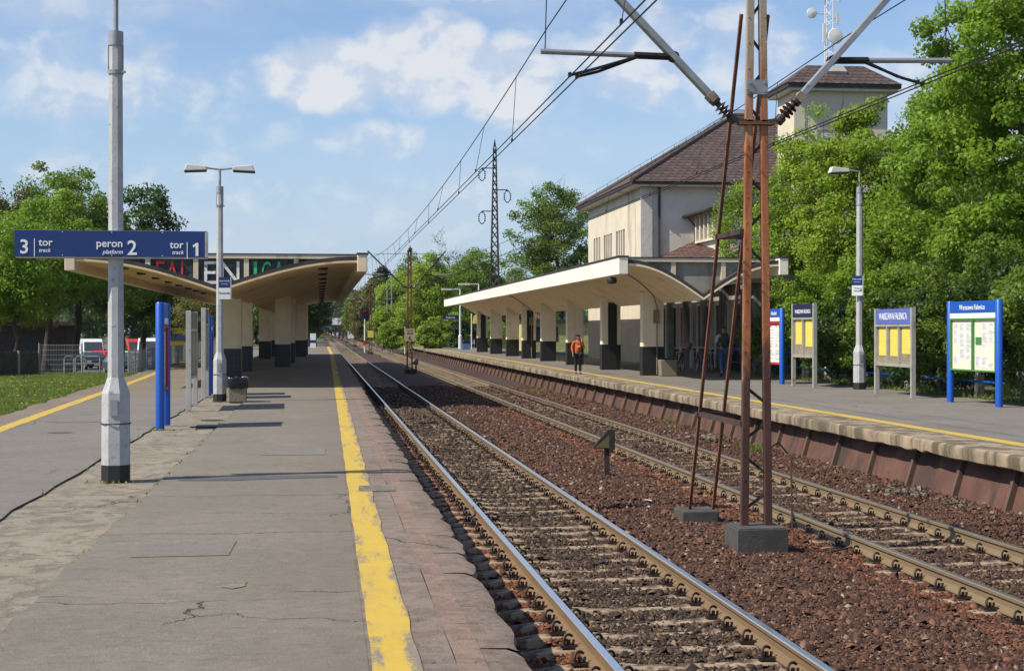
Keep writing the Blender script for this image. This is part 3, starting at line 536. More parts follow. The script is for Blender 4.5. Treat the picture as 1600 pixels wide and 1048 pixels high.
# ------------------------------------------------------------------ canopies
def canopy(label, xc, half, y0, y1, zc, ze, top, soff, fas, zplat, cols, posts, tilemat, front_mat, colmat, arms=()):
    t = thing('platform_canopy', label, 'canopy', (xc, y0, zplat))
    Z = lambda z: z-zplat; L = y1-y0
    def vz(u): return Z(zc)+(ze-zc)*math.sin(min(1, abs(u)/half)*math.pi/2)
    us = [half*(i/14) for i in range(-14, 15)]
    def shell(d0, d1, a0, a1, mat, name, h=half):
        b = MB(); b.prism([(u, vz(u)+d0) for u in us if abs(u) <= h]+[(u, vz(u)+d1) for u in us[::-1] if abs(u) <= h], 'y', a0, a1); return b.build(name, mat, t, smooth=30)
    shell(0, .07, 0, L, soff, 'soffit'); shell(.072, .20, .03, L-.03, M['felt'], 'roof')
    for sx in (-1, 1):
        b = MB(); x0, x1 = sorted((sx*half, sx*(half+.32))); b.bb(x0, x1, -.05, L+.02, Z(ze-.30), Z(top)); b.build('fascia', fas, t, bev=.02)
        b = MB(); x0, x1 = sorted((sx*half-.02*sx, sx*(half+.36))); b.bb(x0, x1, -.08, L+.05, Z(top)+.003, Z(top)+.05); b.build('flashing', M['felt'], t)
    b = MB(); b.prism([(u, vz(u)+.19) for u in us]+[(half, Z(top)-.14), (-half, Z(top)-.14)], 'y', .55, .72); b.build('end_panel', front_mat, t)
    b = MB(); b.bb(-half, half, .42, .78, Z(top)-.14, Z(top)-.004); b.build('beam', M['cream'], t, bev=.01)
    b = MB(); b.bb(-half, half, .40, L, Z(top), Z(top)+.03); b.build('coping', M['felt'], t)
    for x in posts:
        b = MB(); b.bb(x-xc-.08, x-xc+.08, .46, .56, vz(x-xc)+.16, Z(top)-.14); b.build('post', M['cream'], t)
    for x, y, wd, dp, hb, stripe in cols:
        u = x-xc; zt = max(vz(u-wd*.3), vz(u+wd*.3))+.03
        b = MB(); b.bb(u-wd/2, u+wd/2, y-y0, y-y0+dp, hb, zt)
        c = b.build('column', colmat, t, bev=.015)
        b = MB(); b.bb(u-wd/2-.008, u+wd/2+.008, y-y0-.008, y-y0+dp+.008, 0, hb); b.build('tile_base', tilemat, c)
        if stripe: b = MB(); b.bb(u-wd*.18, u+wd*.30, y-y0-.03, y-y0-.009, .02, zt-.25); b.build('dark_strip', M['black'], c)
    for x, ya, yb in arms:                     # recessed ring lamps along the soffit
        for y in frange(ya, yb, 5.2):
            b = MB(); u = x-xc; b.lathe([(.17, .06), (.17, -.06), (.13, -.075), (.02, -.07)], (u, y-y0, vz(u)), 12); b.build('ceiling_lamp', M['dsteel'], t)
    return t, vz
lc = [(-3.48, 61.5), (-3.45, 71), (-3.55, 101), (-3.5, 111), (-1.9, 79.5), (-1.8, 88), (-1.35, 109), (-1.3, 117), (-5.2, 88), (-5.2, 109)]
px2x = lambda px, Y: ((px-800)/2400*CS+SN)/(CS-(px-800)/2400*SN)*Y   # abscissa seen at column px on the plane y = Y
can1, vz1 = canopy('butterfly canopy over the island platform with a soffit coloured in its shaded ochre and station name on its end', -3.25, 4.45, 50.0, 119.5, 3.65, 4.62, 4.89, M['ochre'], M['cream'], ZL,
    [(x, y, .78, .55, 1.15, False) for x, y in lc], [px2x(p, 50.5) for p in (231, 306, 385, 463)], M['tile'], M['letpanel'], M['column'], ((-6.5, 52.5, 88), (.1, 52.5, 116)))
for k, (ch, pa, pb, mt) in enumerate((('F', 244, 257, 'red'), ('A', 259, 279, 'red'), ('L', 283, 295, 'red'), ('E', 319, 338, 'whitel'), ('N', 345, 374, 'whitel'), ('I', 396, 402, 'greenl'), ('C', 409, 423, 'greenl'), ('A', 427, 445, 'greenl'))):
    xa, xb = px2x(pa, 50.5), px2x(pb, 50.5); xm = (xa+xb)/2; z0 = 4.70-.77; u = xm+3.25
    sl = (vz1(u+.05)-vz1(u-.05))/.1; zt = vz1(u)+ZL+.19
    b = MB(); b.text(ch, 1.07, Matrix.Identity(4), .02); xs = [v[0] for v in b.v]; b = MB()
    b.text(ch, 1.07, Matrix.Identity(4), .02, clip=((0, zt-z0, 0), (-sl, 1, 0)) if zt > z0 else None); wx = max(.02, max(xs)-min(xs)); mid = (max(xs)+min(xs))/2; s = (xb-xa)/wx if ch != 'I' else 1
    b.v = [((v[0]-mid)*s, v[1], v[2]) for v in b.v]; T = XZ(u, .52, z0-ZL); b.v = [tuple(T @ Vector(v)) for v in b.v]
    b.build('letter', M[mt], can1, label={'red': 'red', 'whitel': 'white', 'greenl': 'green'}[mt]+' letter '+ch+' of the station name')
cy = [57.5, 66, 75.5, 84.5, 92.5, 100.5, 110, 119.5]
can2, vz2 = canopy('butterfly canopy over the far platform with a long white fascia and soffit coloured in its bounce-lit cream', 12.95, 2.63, 51.0, 124.5, 3.46, 4.62, 4.90, M['soffit'], M['white'], ZR,
    [(12.62, y, .82, .5, 1.10, i in (1, 4, 7)) for i, y in enumerate(cy)], [px2x(p, 51.5) for p in (1052, 1130)], M['black'], M['plinth'], M['column'])
for y in (54, 57.5, 63, 68, 74, 80, 88, 96, 104, 112):
    b = MB(); b.box((-2.35, y-51, 4.62-ZR-.05), (.5, .16, .10)); b.build('strip_lamp', M['dsteel'], can2)
def hang(px, py, Y):
    x = px2x(px, Y); t = thing('loudspeaker', 'round black loudspeaker hanging under the front of the white canopy', 'loudspeaker', (x, Y, 4.45)); b = MB()
    b.lathe([(.03, .12), (.16, .10), (.19, 0), (.15, -.10), (.02, -.12)], (0, 0, -.28), 14); b.build('speaker_body', M['dsteel'], t, smooth=40); b = MB(); b.tube((0, 0, -.17), (0, 0, .13), .02); b.build('hanger', M['dsteel'], t)
hang(956, 440, 53)
b = MB()                                       # conduit climbing the first column and following the soffit
pts = [(12.62+.13, 57.43, ZR+.05), (12.62+.13, 57.43, 3.35)]+[(12.7-q, 57.2-1.4*q, vz2(12.7-q-12.95)+ZR-.03) for q in (.2, .6, 1.0, 1.5, 2.0)]
b.path(pts, .022, 6); b.box((12.72, 57.40, 2.95), (.22, .1, .5)); tag(b.build('conduit', M['cap']), 'pale cable conduit with junction box climbing the nearest column of the white canopy', 'conduit')
b = MB(); pts = [(12.75, 92.43, ZR+.05), (12.75, 92.43, 3.4)]+[(12.7-q, 92.2-1.4*q, vz2(12.7-q-12.95)+ZR-.03) for q in (.2, .6, 1.0, 1.5, 2.0)]
b.path(pts, .022, 6); b.box((12.72, 92.40, 2.95), (.22, .1, .5)); tag(b.build('conduit', M['cap']), 'pale cable conduit with junction box on a column near the middle of the white canopy', 'conduit')
# ------------------------------------------------------------------ station building
def slope_uv(o):
    me = o.data; uv = me.uv_layers.new(name='uv')
    for p in me.polygons:
        n = p.normal; t = Vector((-n.y, n.x, 0)); t = t.normalized() if t.length > .05 else Vector((1, 0, 0)); u2 = n.cross(t)
        for li in p.loop_indices: co = me.vertices[me.loops[li].vertex_index].co; uv.data[li].uv = (co.dot(t), co.dot(u2)*(1 if u2.z > 0 else -1))
    return o
def roofslab(b, poly, th=.12):
    vs = [tuple(p) for p in poly]+[(p[0], p[1], p[2]-th) for p in poly]; n = len(poly)
    b.add(vs, [tuple(range(n)), tuple(range(n, 2*n))[::-1]]+[(i, i+n, (i+1) % n+n, (i+1) % n) for i in range(n)])
st = thing('station_building', 'pale rendered station house with brown tiled hip roof behind the far platform canopy', 'building', (17.7, 83.5, .6))
W = lambda b, name, mat, **k: b.build(name, mat, st, **k)
X0, Y0, Y1, X1, ZE = 0, 0, 17.2, 16.2, 9.75      # local, walls from 0 to eaves
b = MB(); b.bb(X0+.35, X1, 0, Y1, 0, ZE); W(b, 'wall', M['render'])
wins = [(5.0, 8.2), (9.2, 12.4), (13.4, 16.6)] if False else [(4.9, 7.6), (8.9, 11.6), (12.8, 15.2)]
b = MB(); zs0, zs1 = 5.6, 7.75; b.bb(0, .35, .02, Y1, 0, zs0); b.bb(0, .35, .02, Y1, zs1, ZE-.002); e = [.02]+[q for w_ in wins for q in w_]+[Y1]
for i in range(0, len(e), 2): b.bb(0, .35, e[i], e[i+1], zs0, zs1)
W(b, 'sunlit_wall', M['render_y'], label='rendered wall facing the tracks, sunlit warmth in its cream colour')  # yellower than the near walls: the sun's warmth is in the colour
for a, c in wins:
    b = MB(); b.bb(.20, .24, a, c, zs0, zs1); wn = W(b, 'window', M['dark'])
    b = MB()
    for k in range(1, 4): yy = a+(c-a)*k/4; b.bb(.01, .2, yy-.11, yy+.11, zs0, zs1)
    b.build('mullion', M['render_y'], wn)
ov = .75
b = MB(); A = [(-ov, -ov, ZE), (X1+ov, -ov, ZE), (X1+ov, Y1+ov, ZE), (-ov, Y1+ov, ZE)]; P, Q = (7.6, 8.6, 14.75), (8.4, 8.6, 14.75)
for p in ((A[0], A[1], Q, P), (A[1], A[2], Q), (A[2], A[3], P, Q), (A[3], A[0], P)): b.quad(*[(x, y, z+.26) for x, y, z in p])
slope_uv(W(b, 'roof', M['rtile']))
b = MB(); b.bb(-ov+.04, X1+ov-.04, -ov+.04, Y1+ov-.04, ZE+.10, ZE+.24); W(b, 'eaves', M['dsteel'])
b = MB(); b.bb(-ov+.14, X1+ov-.14, -ov+.14, Y1+ov-.14, ZE, ZE+.10); W(b, 'cornice', M['render_y'])
b = MB()
for p, q in ((A[0], P), (A[3], P), (P, Q), (Q, A[1])): b.path([(p[0], p[1], p[2]+.30), (q[0], q[1], q[2]+.30)], .12, 6)
W(b, 'ridge_cap', M['rtile'])
b = MB()
for p, q in ((A[0], P), (A[3], P), (P, Q)):
    n = 14
    pts = [Vector(p).lerp(Vector(q), i/n)+Vector((0, 0, .62)) for i in range(n+1)]; b.path(pts, .012, 4)
    for v in pts: b.tube(v-Vector((0, 0, .3)), v, .014, .014, 4)
W(b, 'lightning_rod', M['wire'])
b = MB(); b.tube((.95, -.10, 0), (.95, -.10, ZE), .07); W(b, 'downpipe', M['dsteel'], smooth=40)
b = MB(); b.bb(-.10, .55, -.12, -.002, 0, ZE-.02); W(b, 'pilaster', M['render'])
# annex with its window strip and low roof
b = MB(); b.bb(3.0, 12, -5.3, 0, 0, 8.2); W(b, 'annex_wall', M['render'])
b = MB(); b.prism([(2.99, 8.2), (12, 8.2), (12, 11.2)], 'y', -5.3, 0); W(b, 'annex_gable', M['render'])
b = MB(); roofslab(b, [(2.4, -5.8, 8.22), (12.4, -5.8, 11.55), (12.4, 0, 11.55), (2.4, 0, 8.22)], .22); slope_uv(W(b, 'annex_roof', M['rtile']))
b = MB(); b.tube((2.35, -5.8, 8.1), (2.35, 0, 8.1), .09); b.path([(2.4, -.7, 8.05), (2.85, -.5, 7.6), (2.9, -.4, 6.0)], .05, 6); W(b, 'gutter', M['dsteel'], smooth=40)
b = MB(); b.bb(2.955, 2.985, -4.4, -.9, 6.75, 8.0); wn = W(b, 'window', M['dark'])
b = MB()
for k in range(5): yy = -4.5+k*.9; b.bb(2.80, 2.954, yy-.13, yy+.13, 6.7, 8.05)
b.bb(2.78, 2.954, -4.7, -.8, 6.58, 6.7); b.bb(2.78, 2.954, -4.7, -.8, 8.05, 8.2); b.build('mullion', M['render_y'], wn)
b = MB(); roofslab(b, [(.3, -.02, 5.55), (5.5, -.02, 8.0), (8.5, -6.6, 7.6), (1.2, -6.6, 5.15)], .16); slope_uv(W(b, 'low_roof', M['rtile_r']))
b = MB(); b.bar((1.0, -6.75, 5.0), (8.6, -6.75, 7.45), .10, .34); W(b, 'verge_board', M['render_y'])
b = MB(); b.bb(.6, 9, -6.3, -5.32, 0, 4.9); b.bb(.6, 2.98, -5.32, 0, 0, 4.9); W(b, 'low_wall', M['plinth'])
# platform hall: row of dark doors behind the canopy
b = MB(); b.bb(-.6, 5, -24, -6.32, 0, 3.7); W(b, 'hall_wall', M['plinth'])
b = MB(); b.bb(-1.0, 5.3, -24.4, -6.0, 3.7, 4.0); W(b, 'hall_roof', M['felt'])
for i, y in enumerate((-22.4, -19.6, -16.4, -13.0, -10.2, -7.9)):
    b = MB(); b.bb(-.66, -.602, y-1.0, y+1.0, 0, 2.9); d = W(b, 'door', M['dark'] if i != 3 else M['redf'])
    b = MB(); b.bb(-.72, -.603, y-1.15, y-1.0, 0, 3.05); b.bb(-.72, -.603, y+1.0, y+1.15, 0, 3.05); b.bb(-.72, -.603, y-1.0, y+1.0, 2.9, 3.05); b.build('door_frame', M['render'], d)
b = MB()
for y in frange(-23.6, -7, 3.3): b = MB(); b.bb(-.95, -.603, y-.17, y+.17, 0, 3.66); W(b, 'pilaster', M['plinth'])
b = MB(); b.bb(.2, 1.5, -24.06, -24.002, 0, 2.8); W(b, 'door', M['dark']); b = MB(); b.bb(.3, 1.9, -24.07, -24.003, 3.0, 3.6); W(b, 'grille', M['gsteel'])
b = MB(); b.bb(2.9, 4.3, -24.02, -24.004, .7, 2.1); W(b, 'graffiti', M['pyel'], label='faded yellow graffiti patch on the grey end wall')
# clock-less stair tower with telecom mast
x, y = 24.5, 77.4; tw = thing('stair_tower', 'square pale rendered tower with low tiled roof rising behind the trees', 'tower', (x, y, .6))
b = MB(); b.bb(0, 5.0, 0, 3.0, 0, 14.25); b.build('wall', M['render_y'], tw); b = MB(); b.bb(-.012, -.002, 0.0, 3.0, 0, 14.2); b.build('sunlit_wall', M['render_y'], tw)
b = MB(); b.bb(-.06, .5, -.06, -.002, 0, 14.2); b.bb(-.07, -.013, -.05, .55, 0, 14.2); b.build('pilaster', M['render_y'], tw)
b = MB(); b.bb(1.25, 2.3, -.03, -.003, 8.8, 12.2); f = b.build('blind_window', M['render'], tw); b = MB(); b.bb(1.15, 1.25, -.06, -.003, 8.8, 12.3); b.bb(2.3, 2.4, -.06, -.003, 8.8, 12.3); b.bb(1.25, 2.3, -.06, -.003, 12.2, 12.3); b.build('window_surround', M['plinth'], f)
b = MB(); b.bb(-.42, 5.42, -.42, 3.42, 14.25, 14.38); b.build('cornice', M['render_y'], tw); b = MB(); b.bb(-.55, 5.55, -.55, 3.55, 14.383, 14.6); b.build('eaves', M['dsteel'], tw)
b = MB(); e = [(-.6, -.6, 14.6), (5.6, -.6, 14.6), (5.6, 3.6, 14.6), (-.6, 3.6, 14.6)]; p, q, r_, s_ = (1.1, 1.4, 15.85), (4.2, 1.4, 15.85), (4.2, 1.7, 15.85), (1.1, 1.7, 15.85)
for f in ((e[0], e[1], q, p), (e[1], e[2], r_, q), (e[2], e[3], s_, r_), (e[3], e[0], p, s_), (p, q, r_, s_)): b.quad(*f)
slope_uv(b.build('roof', M['rtile'], tw)); b = MB(); b.box((2.4, .75, 15.5), (1.1, .8, .22), Matrix.Rotation(R(32), 4, 'X')); b.build('skylight', M['alu'], tw)
tm = thing('telecom_mast', 'slim lattice telecom mast with round dish and panel antennas on top of the tower', 'mast', (x+2.3, y+1.55, 16.45)); b = MB()
for a, c in ((-.22, -.2), (.22, -.2), (0, .22)): b.tube((a, c, -.1), (a, c, 6.0), .035, .035, 6)
for k in range(12): z = .5*k; b.tube((-.22, -.2, z), (.22, -.2, z+.5), .014, .014, 4); b.tube((.22, -.2, z), (0, .22, z+.5), .014, .014, 4)
b.build('lattice', M['polew'], tm)
for a, c, z, s in ((-.95, -.2, 2.75, .28), (.25, -.5, 1.5, .42)):
    b = MB(); b.lathe([(.02, -.12), (s*.7, -.08), (s, 0), (s*.95, .05), (.02, .1)], (0, 0, 0), 18, 0, Matrix.Translation((a, c, z)) @ Matrix.Rotation(R(90), 4, 'X')); b.tube((a, c, z), (0, 0, z), .03, .03, 6); b.build('dish', M['polew'], tm, smooth=40)
for a, c, z, h in ((-.55, -.3, 3.6, 1.2), (.55, -.3, 3.4, 1.0), (-.3, -.3, 1.2, 1.0), (.55, .1, 1.3, .7), (.45, -.2, 2.2, .6)): b = MB(); b.box((a, c, z+h/2), (.16, .1, h)); b.tube((a, c, z+h*.5), (0, 0, z+h*.5), .02, .02, 4); b.build('panel_antenna', M['polew'], tm)
# small outbuildings seen between the columns
ks = thing('kiosk', 'small yellow-green kiosk with dark windows behind the far canopy columns', 'kiosk', (*PD(868, 128), .6)); b = MB(); b.bb(-2.8, 3.6, 0, 3, 0, 2.5); b.build('wall', pmat('kiosk_wall', (.42, .40, .16), .8), ks)
b = MB(); b.bb(-3, 3.8, -.3, 3.2, 2.5, 2.7); b.build('roof', M['felt'], ks)
for a in (-2.0, -.6, 1.2): b = MB(); b.bb(a, a+.8, -.03, -.002, .9, 2.1); b.build('window', M['dark'], ks)
bh = thing('brick_house', 'far pink brick house with white window arches seen between the far columns', 'house', (*PD(792, 215), .6)); b = MB(); b.bb(-4, 5, 0, 7, 0, 5.3); b.build('wall', pmat('pink_brick', (.42, .20, .15), .9, 0, .25, 6, 10), bh)
b = MB(); b.prism([(-4.4, 5.3), (5.4, 5.3), (.5, 8)], 'y', -.3, 7.3); b.build('roof', M['rtile_r'], bh)
for a in (-2.6, -.4, 1.8): b = MB(); b.bb(a, a+1.1, -.05, -.002, 1.2, 4.2); b.build('window', M['signw'], bh)
# ------------------------------------------------------------------ catenary masts, overhead wires
def insul(b, p0, p1, r=.075, n=3, mi=1):
    p0, p1 = Vector(p0), Vector(p1); d = (p1-p0); L = d.length; T = Matrix.Translation(p0) @ d.to_track_quat('Z', 'Y').to_matrix().to_4x4()
    pr = [(.05, 0), (.06, .02*L), (.06, .22*L), (.035, .26*L)]
    for k in range(n): z = .30*L+.40*L*k/n; pr += [(.035, z), (r, z+.05*L), (r*.95, z+.065*L), (.035, z+.1*L)]
    pr += [(.035, .74*L), (.065, .78*L), (.065, .97*L), (.05, L)]; b.lathe(pr, (0, 0, 0), 12, 0, T)
def cantilever(m, sgn, xc, big):              # one side of a mast in mast-local coordinates, reaching out over its track
    ar = M['gsteel'] if big else M['dsteel']; p0 = Vector((sgn*.22, 0, 4.84)); p1 = Vector((xc, 0, 6.82)); d = (p1-p0).normalized()
    b = MB(); b.bar(p0+d*.42, p1+d*.25, .075, .125, 0, (0, 1, 0)); a = b.build('bracket_arm', ar, m, bev=.008 if big else 0)
    b = MB(); b.bar((0, 0, 4.86), p0+d*.08, .06, .09, 0, (0, 1, 0)); insul(b, p0+d*.05, p0+d*.45, .085); b.build('insulator', M['cer'], a, smooth=40)
    b = MB(); b.bar(p0+d*.40, p0+d*.50, .10, .145, 0, (0, 1, 0)); b.build('end_cap', M['cap'], a)
    q = p0+d*((5.62-4.84)/d.z); e = Vector((xc+sgn*.38, 0, 5.65))
    b = MB(); b.tube(q, e, .032, .032, 8); b.build('support_tube', M['gsteel'], m, smooth=40)
    b = MB(); b.tube(q-Vector((0, .06, 0)), q+Vector((0, .06, 0)), .06, .06, 8); h = q.lerp(e, .28); b.tube(q, q.lerp(e, .30), .042, .042, 8)
    for o in (-.05, .05): b.path([h+Vector((0, o*.4, -.02)), Vector((xc+o-sgn*.25, o, 5.44)), Vector((xc+o, o, 5.375))], .018, 6)
    for o in (-.05, .05): b.box((xc+o, o, 5.38), (.03, .07, .05))
    b.tube(e-Vector((sgn*.05, 0, 0)), (xc+sgn*.30, 0, 6.75), .007, .007, 5); b.build('steady_arm', M['wire'], m, smooth=40)
    b = MB(); b.tube((sgn*.1, 0, 6.86), (xc-sgn*.2, 0, 6.80), .014, .014, 5); b.build('tie_rod', M['wire'], m)
def mast(label, X, Y, rear, big, sides, group='catenary masts between the tracks', sign=None):
    m = thing('catenary_mast', label, 'mast', (X, Y, 0), 0, group); H = 9.5 if big else 6.95
    hw = lambda z: .145-.0115*z
    for sx in (-1, 1):
        b = MB(); w_ = .074
        for z0, z1 in ((-.05, H),):
            p = [(sx*hw(z0)-w_/2*1, z0), (sx*hw(z0)+w_/2, z0), (sx*hw(z1)+w_/2, z1), (sx*hw(z1)-w_/2, z1)]
            b.prism(p, 'y', -.045, -.033); fl = sx*1
            for e in (-1, 1): b.prism([(u+e*w_/2*0+(0 if True else 0), z) for u, z in [(sx*hw(z0)+e*w_/2-.006, z0), (sx*hw(z0)+e*w_/2+.006, z0), (sx*hw(z1)+e*w_/2+.006, z1), (sx*hw(z1)+e*w_/2-.006, z1)]], 'y', -.033, .035)
        if big:
            for k in range(26): b.ball((sx*hw(.3*k)+.02*sx, -.047, .4+.3*k), .009, 6)
        b.build('leg', M['mast'] if big else M['rust'], m)
    z = .35; k = 0
    while z < H-.3:
        s = 1 if k % 2 else -1; z1 = z+.20; b = MB(); b.bar((s*hw(z), .0, z), (-s*hw(z1), .0, z1), .035, .012, 0, (0, 1, 0)); z = z1+.21; k += 1; b.build('brace', M['rust_d'], m)
    if big:
        b = MB(); b.box((0, -.052, 5.28), (.25, .010, .17))
        for sx in (-.09, .09):
            for dz in (-.05, .05): b.tube((sx, -.075, 5.28+dz), (sx, -.05, 5.28+dz), .018, .018, 6)
        b.build('gusset_plate', M['gsteel'], m)
        b = MB(); b.box((0, 0, 4.86), (.42, .16, .035)); b.build('bracket_collar', M['rust'], m)
    b = MB(); b.box((0, 0, -.10), (.60, .58, .50)); b.box((0, 0, .157), (.56, .54, .012)); fd = b.build('foundation', M['conc_d'] if big else M['rust_d'], m, bev=.02)
    if rear:
        for sx in (-1, 1):
            b = MB(); b.bar((sx*.16, 2.65, -.05), (sx*.16, .06, 6.15), .036, .046, 0, (0, 1, 0)); b.build('strut', M['rust'], m)
        for z in (1.35, 3.6):
            b = MB(); t = z/6.15; b.bar((-.2, 2.65*(1-t), z), (.2, 2.65*(1-t), z), .06, .06); b.bar((-.16, 2.65*(1-t), z), (-.17, .0, z), .05, .06); b.build('cross_brace', M['rust_d'], m)
        b = MB(); b.box((-.06, 2.65, -.10), (.50, .5, .30)); b.build('foundation', M['conc_d'], m, bev=.02)
    for s in sides: cantilever(m, s, (2.9 if s < 0 else 7.07)-X, big)
    b = MB(); b.box((0, 0, H+.05), (.28, .14, .1)); b.lathe([(.03, 0), (.10, .02), (.12, .12), (.03, .2), (.02, .3)], (.03, 0, H+.08), 8); b.build('cap', M['dsteel'], m)
    if sign:
        b = MB(); b.box((0, -.075, sign[1]), (.60, .02, .72)); p = b.build('number_plate', M['plate' if sign[2] else 'pyel'], m)
        if sign[0]:
            for q, dz in zip(sign[0], (.06, -.30)): b = MB(); b.text(q, .36, XZ(0, -.09, sign[1]+dz)); b.build('lettering', M['ink'], p)
    return m
MX = 5.07
m1 = mast('tall rusty lattice mast with two slanting rear struts on dark concrete blocks in the foreground', MX, 17.5, True, True, (-1, 1))
b = MB(); b.path([(MX+.22, 17.7, 1.05), (MX+.30, 17.6, 1.12), (MX+.42, 17.5, .95), (MX+.42, 17.45, .1), (MX+.52, 17.3, -.1), (MX+.8, 17.2, -.12), (MX+1.2, 17.6, -.13)], .012, 6); tag(b.build('earth_cable', M['rust_d'], smooth=40), 'thin rusty earthing cable looping down beside the mast foundation block', 'cable')
mast('second mast along the tracks, rusty lattice with a pale 22 6 number plate', 5.15, 89, False, False, (-1, 1), sign=(('22', '6'), 2.15, 1))
mast('third mast along the tracks with a yellow plate at half its height', 5.2, 160, False, False, (-1, 1), sign=(None, 2.0, 0))
for i, (y, lb) in enumerate(((231, 'fourth mast along the tracks, just beyond the red signal'), (302, 'fifth mast along the tracks, far and thin'), (373, 'sixth mast along the tracks, close to the road crossing'), (445, 'farthest mast between the tracks, barely visible'))):
    mast(lb, 5.2, y, False, False, (-1, 1))
for i, (y, x, lb) in enumerate(((195, -.6, 'rusty mast left of the tracks just past the end of the island platform'), (262, -.8, 'farther rusty mast left of the tracks beside the dark trees'))):
    mast(lb, x, y, False, False, (), 'masts left of the tracks')
    b = MB()
def wires(label, xc):
    t = thing('overhead_line', label, 'overhead wires', (0, 0, 0)); masts = [17.75+71.1*k for k in range(-1, 8)]
    def mz(y): k = ((y-17.75) % 71.1)/71.1*2-1; return 5.80+.80*k*k
    def sx(y): return .12*math.cos(math.pi*(y-17.75)/71.1)
    ys = frange(-53, 586, 3.5); rr = lambda y, r: r*(1+max(0, y-60)/260)
    b = MB(); b.path([(xc+sx(y), y, mz(y)) for y in ys], [rr(y, .0085) for y in ys], 5); b.build('messenger_wire', M['wire'], t)
    for o in (-.05, .05): b = MB(); b.path([(xc+o+sx(y)*0, y, 5.36) for y in ys], [rr(y, .0085) for y in ys], 5); b.build('contact_wire', M['wire'], t)
    y = -50.0; n = 0
    while y < 300:
        if abs((y-17.75+35) % 71.1-35) > 1.5:
            b = MB(); o = .05 if n % 2 else -.05; b.tube((xc+sx(y), y, mz(y)), (xc+o, y, 5.36), .005*(1+max(0, y-40)/200), None, 4); b.box((xc+o, y, 5.385), (.025, .05, .05)); b.build('dropper', M['wire'], t); n += 1
        y += 4.6
wires('sagging overhead wire run with two contact wires above the near polished track', 2.9)
wires('overhead wire run crossing the tree and station house above the far track', 7.07)
# lattice pylon
x, y = PD(773, 150); p = thing('lattice_pylon', 'tall dark lattice pylon with three insulator arms behind the far canopy', 'pylon', (x, y, .3)); b = MB(); Hh = 20.0
hw = lambda z: .52-.40*z/Hh
for a in (-1, 1):
    for c in (-1, 1): b.tube((a*hw(0), c*hw(0), 0), (a*hw(Hh), c*hw(Hh), Hh), .065, .05, 5)
z = 0; 
while z < Hh-.5:
    st_ = .62+hw(z)*.9; z1 = min(Hh, z+st_)
    for c in (-1, 1): b.tube((-hw(z), c*hw(z), z), (hw(z1), c*hw(z1), z1), .032, None, 4); b.tube((hw(z), c*hw(z), z), (-hw(z1), c*hw(z1), z1), .032, None, 4); b.tube((c*hw(z), -hw(z), z), (c*hw(z1), hw(z1), z1), .032, None, 4)
    z = z1
b.lathe([(.13, 0), (.1, .3), (.02, .75)], (0, 0, Hh), 6); b.build('lattice', M['wire'], p)
for s, z in ((-1, 17.9), (1, 15.8), (-1, 13.7)):
    b = MB(); b.bar((0, 0, z), (s*1.25, 0, z), .09); cr = b.build('cross_arm', M['wire'], p); b = MB(); b.torus(.34, .035, Matrix.Translation((s*1.25, 0, z-.65)) @ Matrix.Diagonal((.9, 1, 1.7, 1)) @ Matrix.Rotation(R(90), 4, 'X'), 16, 5)
    for k in range(4):
        for q in (-.3, .3): b.lathe([(.02, 0), (.13, .05), (.02, .1)], (s*1.25+q, 0, z-1.0+.2*k), 8)
    b.tube((s*1.25, 0, z), (s*1.25, 0, z-.2), .03); b.build('insulator', M['wire'], cr)
# ------------------------------------------------------------------ lamp posts
def lamp_post(label, px, py, zp, heads, H=6.15, up=0, thin=False, pos=None, name='lamp_post'):
    x, y = pos or PX(px, py, zp); t = thing(name, label, 'street lamp', (x, y, zp), 0, 'platform lamp posts'); o8 = R(22.5)
    b = MB(); b.lathe([(.185, 0), (.185, .20)], n=8, a0=o8); b.build('black_foot', M['black'], t)
    b = MB(); b.lathe([(.183, .20), (.18, 1.10), (.105, 1.30)], n=8, a0=o8); b.build('base', M['polel'], t)
    b = MB(); b.lathe([(.104, 1.30), (.084, H-.5)], n=8, a0=o8); b.build('shaft', M['polel'], t)
    b = MB(); b.lathe([(.097, H-1.0), (.097, H-.95)], n=14); b.lathe([(.094, H-.64), (.094, H-.46), (.03, H-.45)], n=14); b.box((.09, -.05, H-.975), (.08, .03, .03))
    for s in (-1, 1): b.box((s*.088, 0, H-.8), (.012, .06, .34))
    b.build('collar', M['gsteel'], t, smooth=40)
    b = MB(); b.tube((0, 0, H-.5), (0, 0, H+up), .032); H += up
    for s in heads: b.path([(0, 0, H-.01), (s*.34, 0, H+.03), (s*.40, 0, H+.03)], .026, 8)
    b.build('arm', M['gsteel'], t, smooth=40)
    b = MB(); b.torus(.186, .007, Matrix.Translation((0, 0, .72)), 24, 5); b.build('chain', M['wire'], t)
    b = MB(); b.bb(-.045, .045, -.185, -.17, .82, 1.02); b.build('hatch', M['gsteel'], t)
    for s in heads:
        b = MB(); b.prism([(s*.33, H-.035), (s*.93, H-.06), (s*.86, H+.12), (s*.35, H+.07)], 'y', -.13, .13); h = b.build('lamp_head', M['lampw'], t, bev=.02)
        b = MB(); b.prism([(s*.35, H-.07), (s*.92, H-.095), (s*.92, H-.061), (s*.35, H-.036)], 'y', -.115, .115); b.build('lens_cover', M['dsteel'], h)
    return t
lamp_post('nearest octagonal concrete lamp post carrying the wide blue platform sign', 181, 750, ZL, (-1, 1), 6.12, 1.3)
l2 = lamp_post('octagonal lamp post with two heads standing beside the black bag bin', 343.5, 627, ZL, (-1, 1), 6.15)
l3 = lamp_post('octagonal lamp post with one head in front of the tall trees on the far platform', 1343, 608, ZR, (-1,), 6.4)
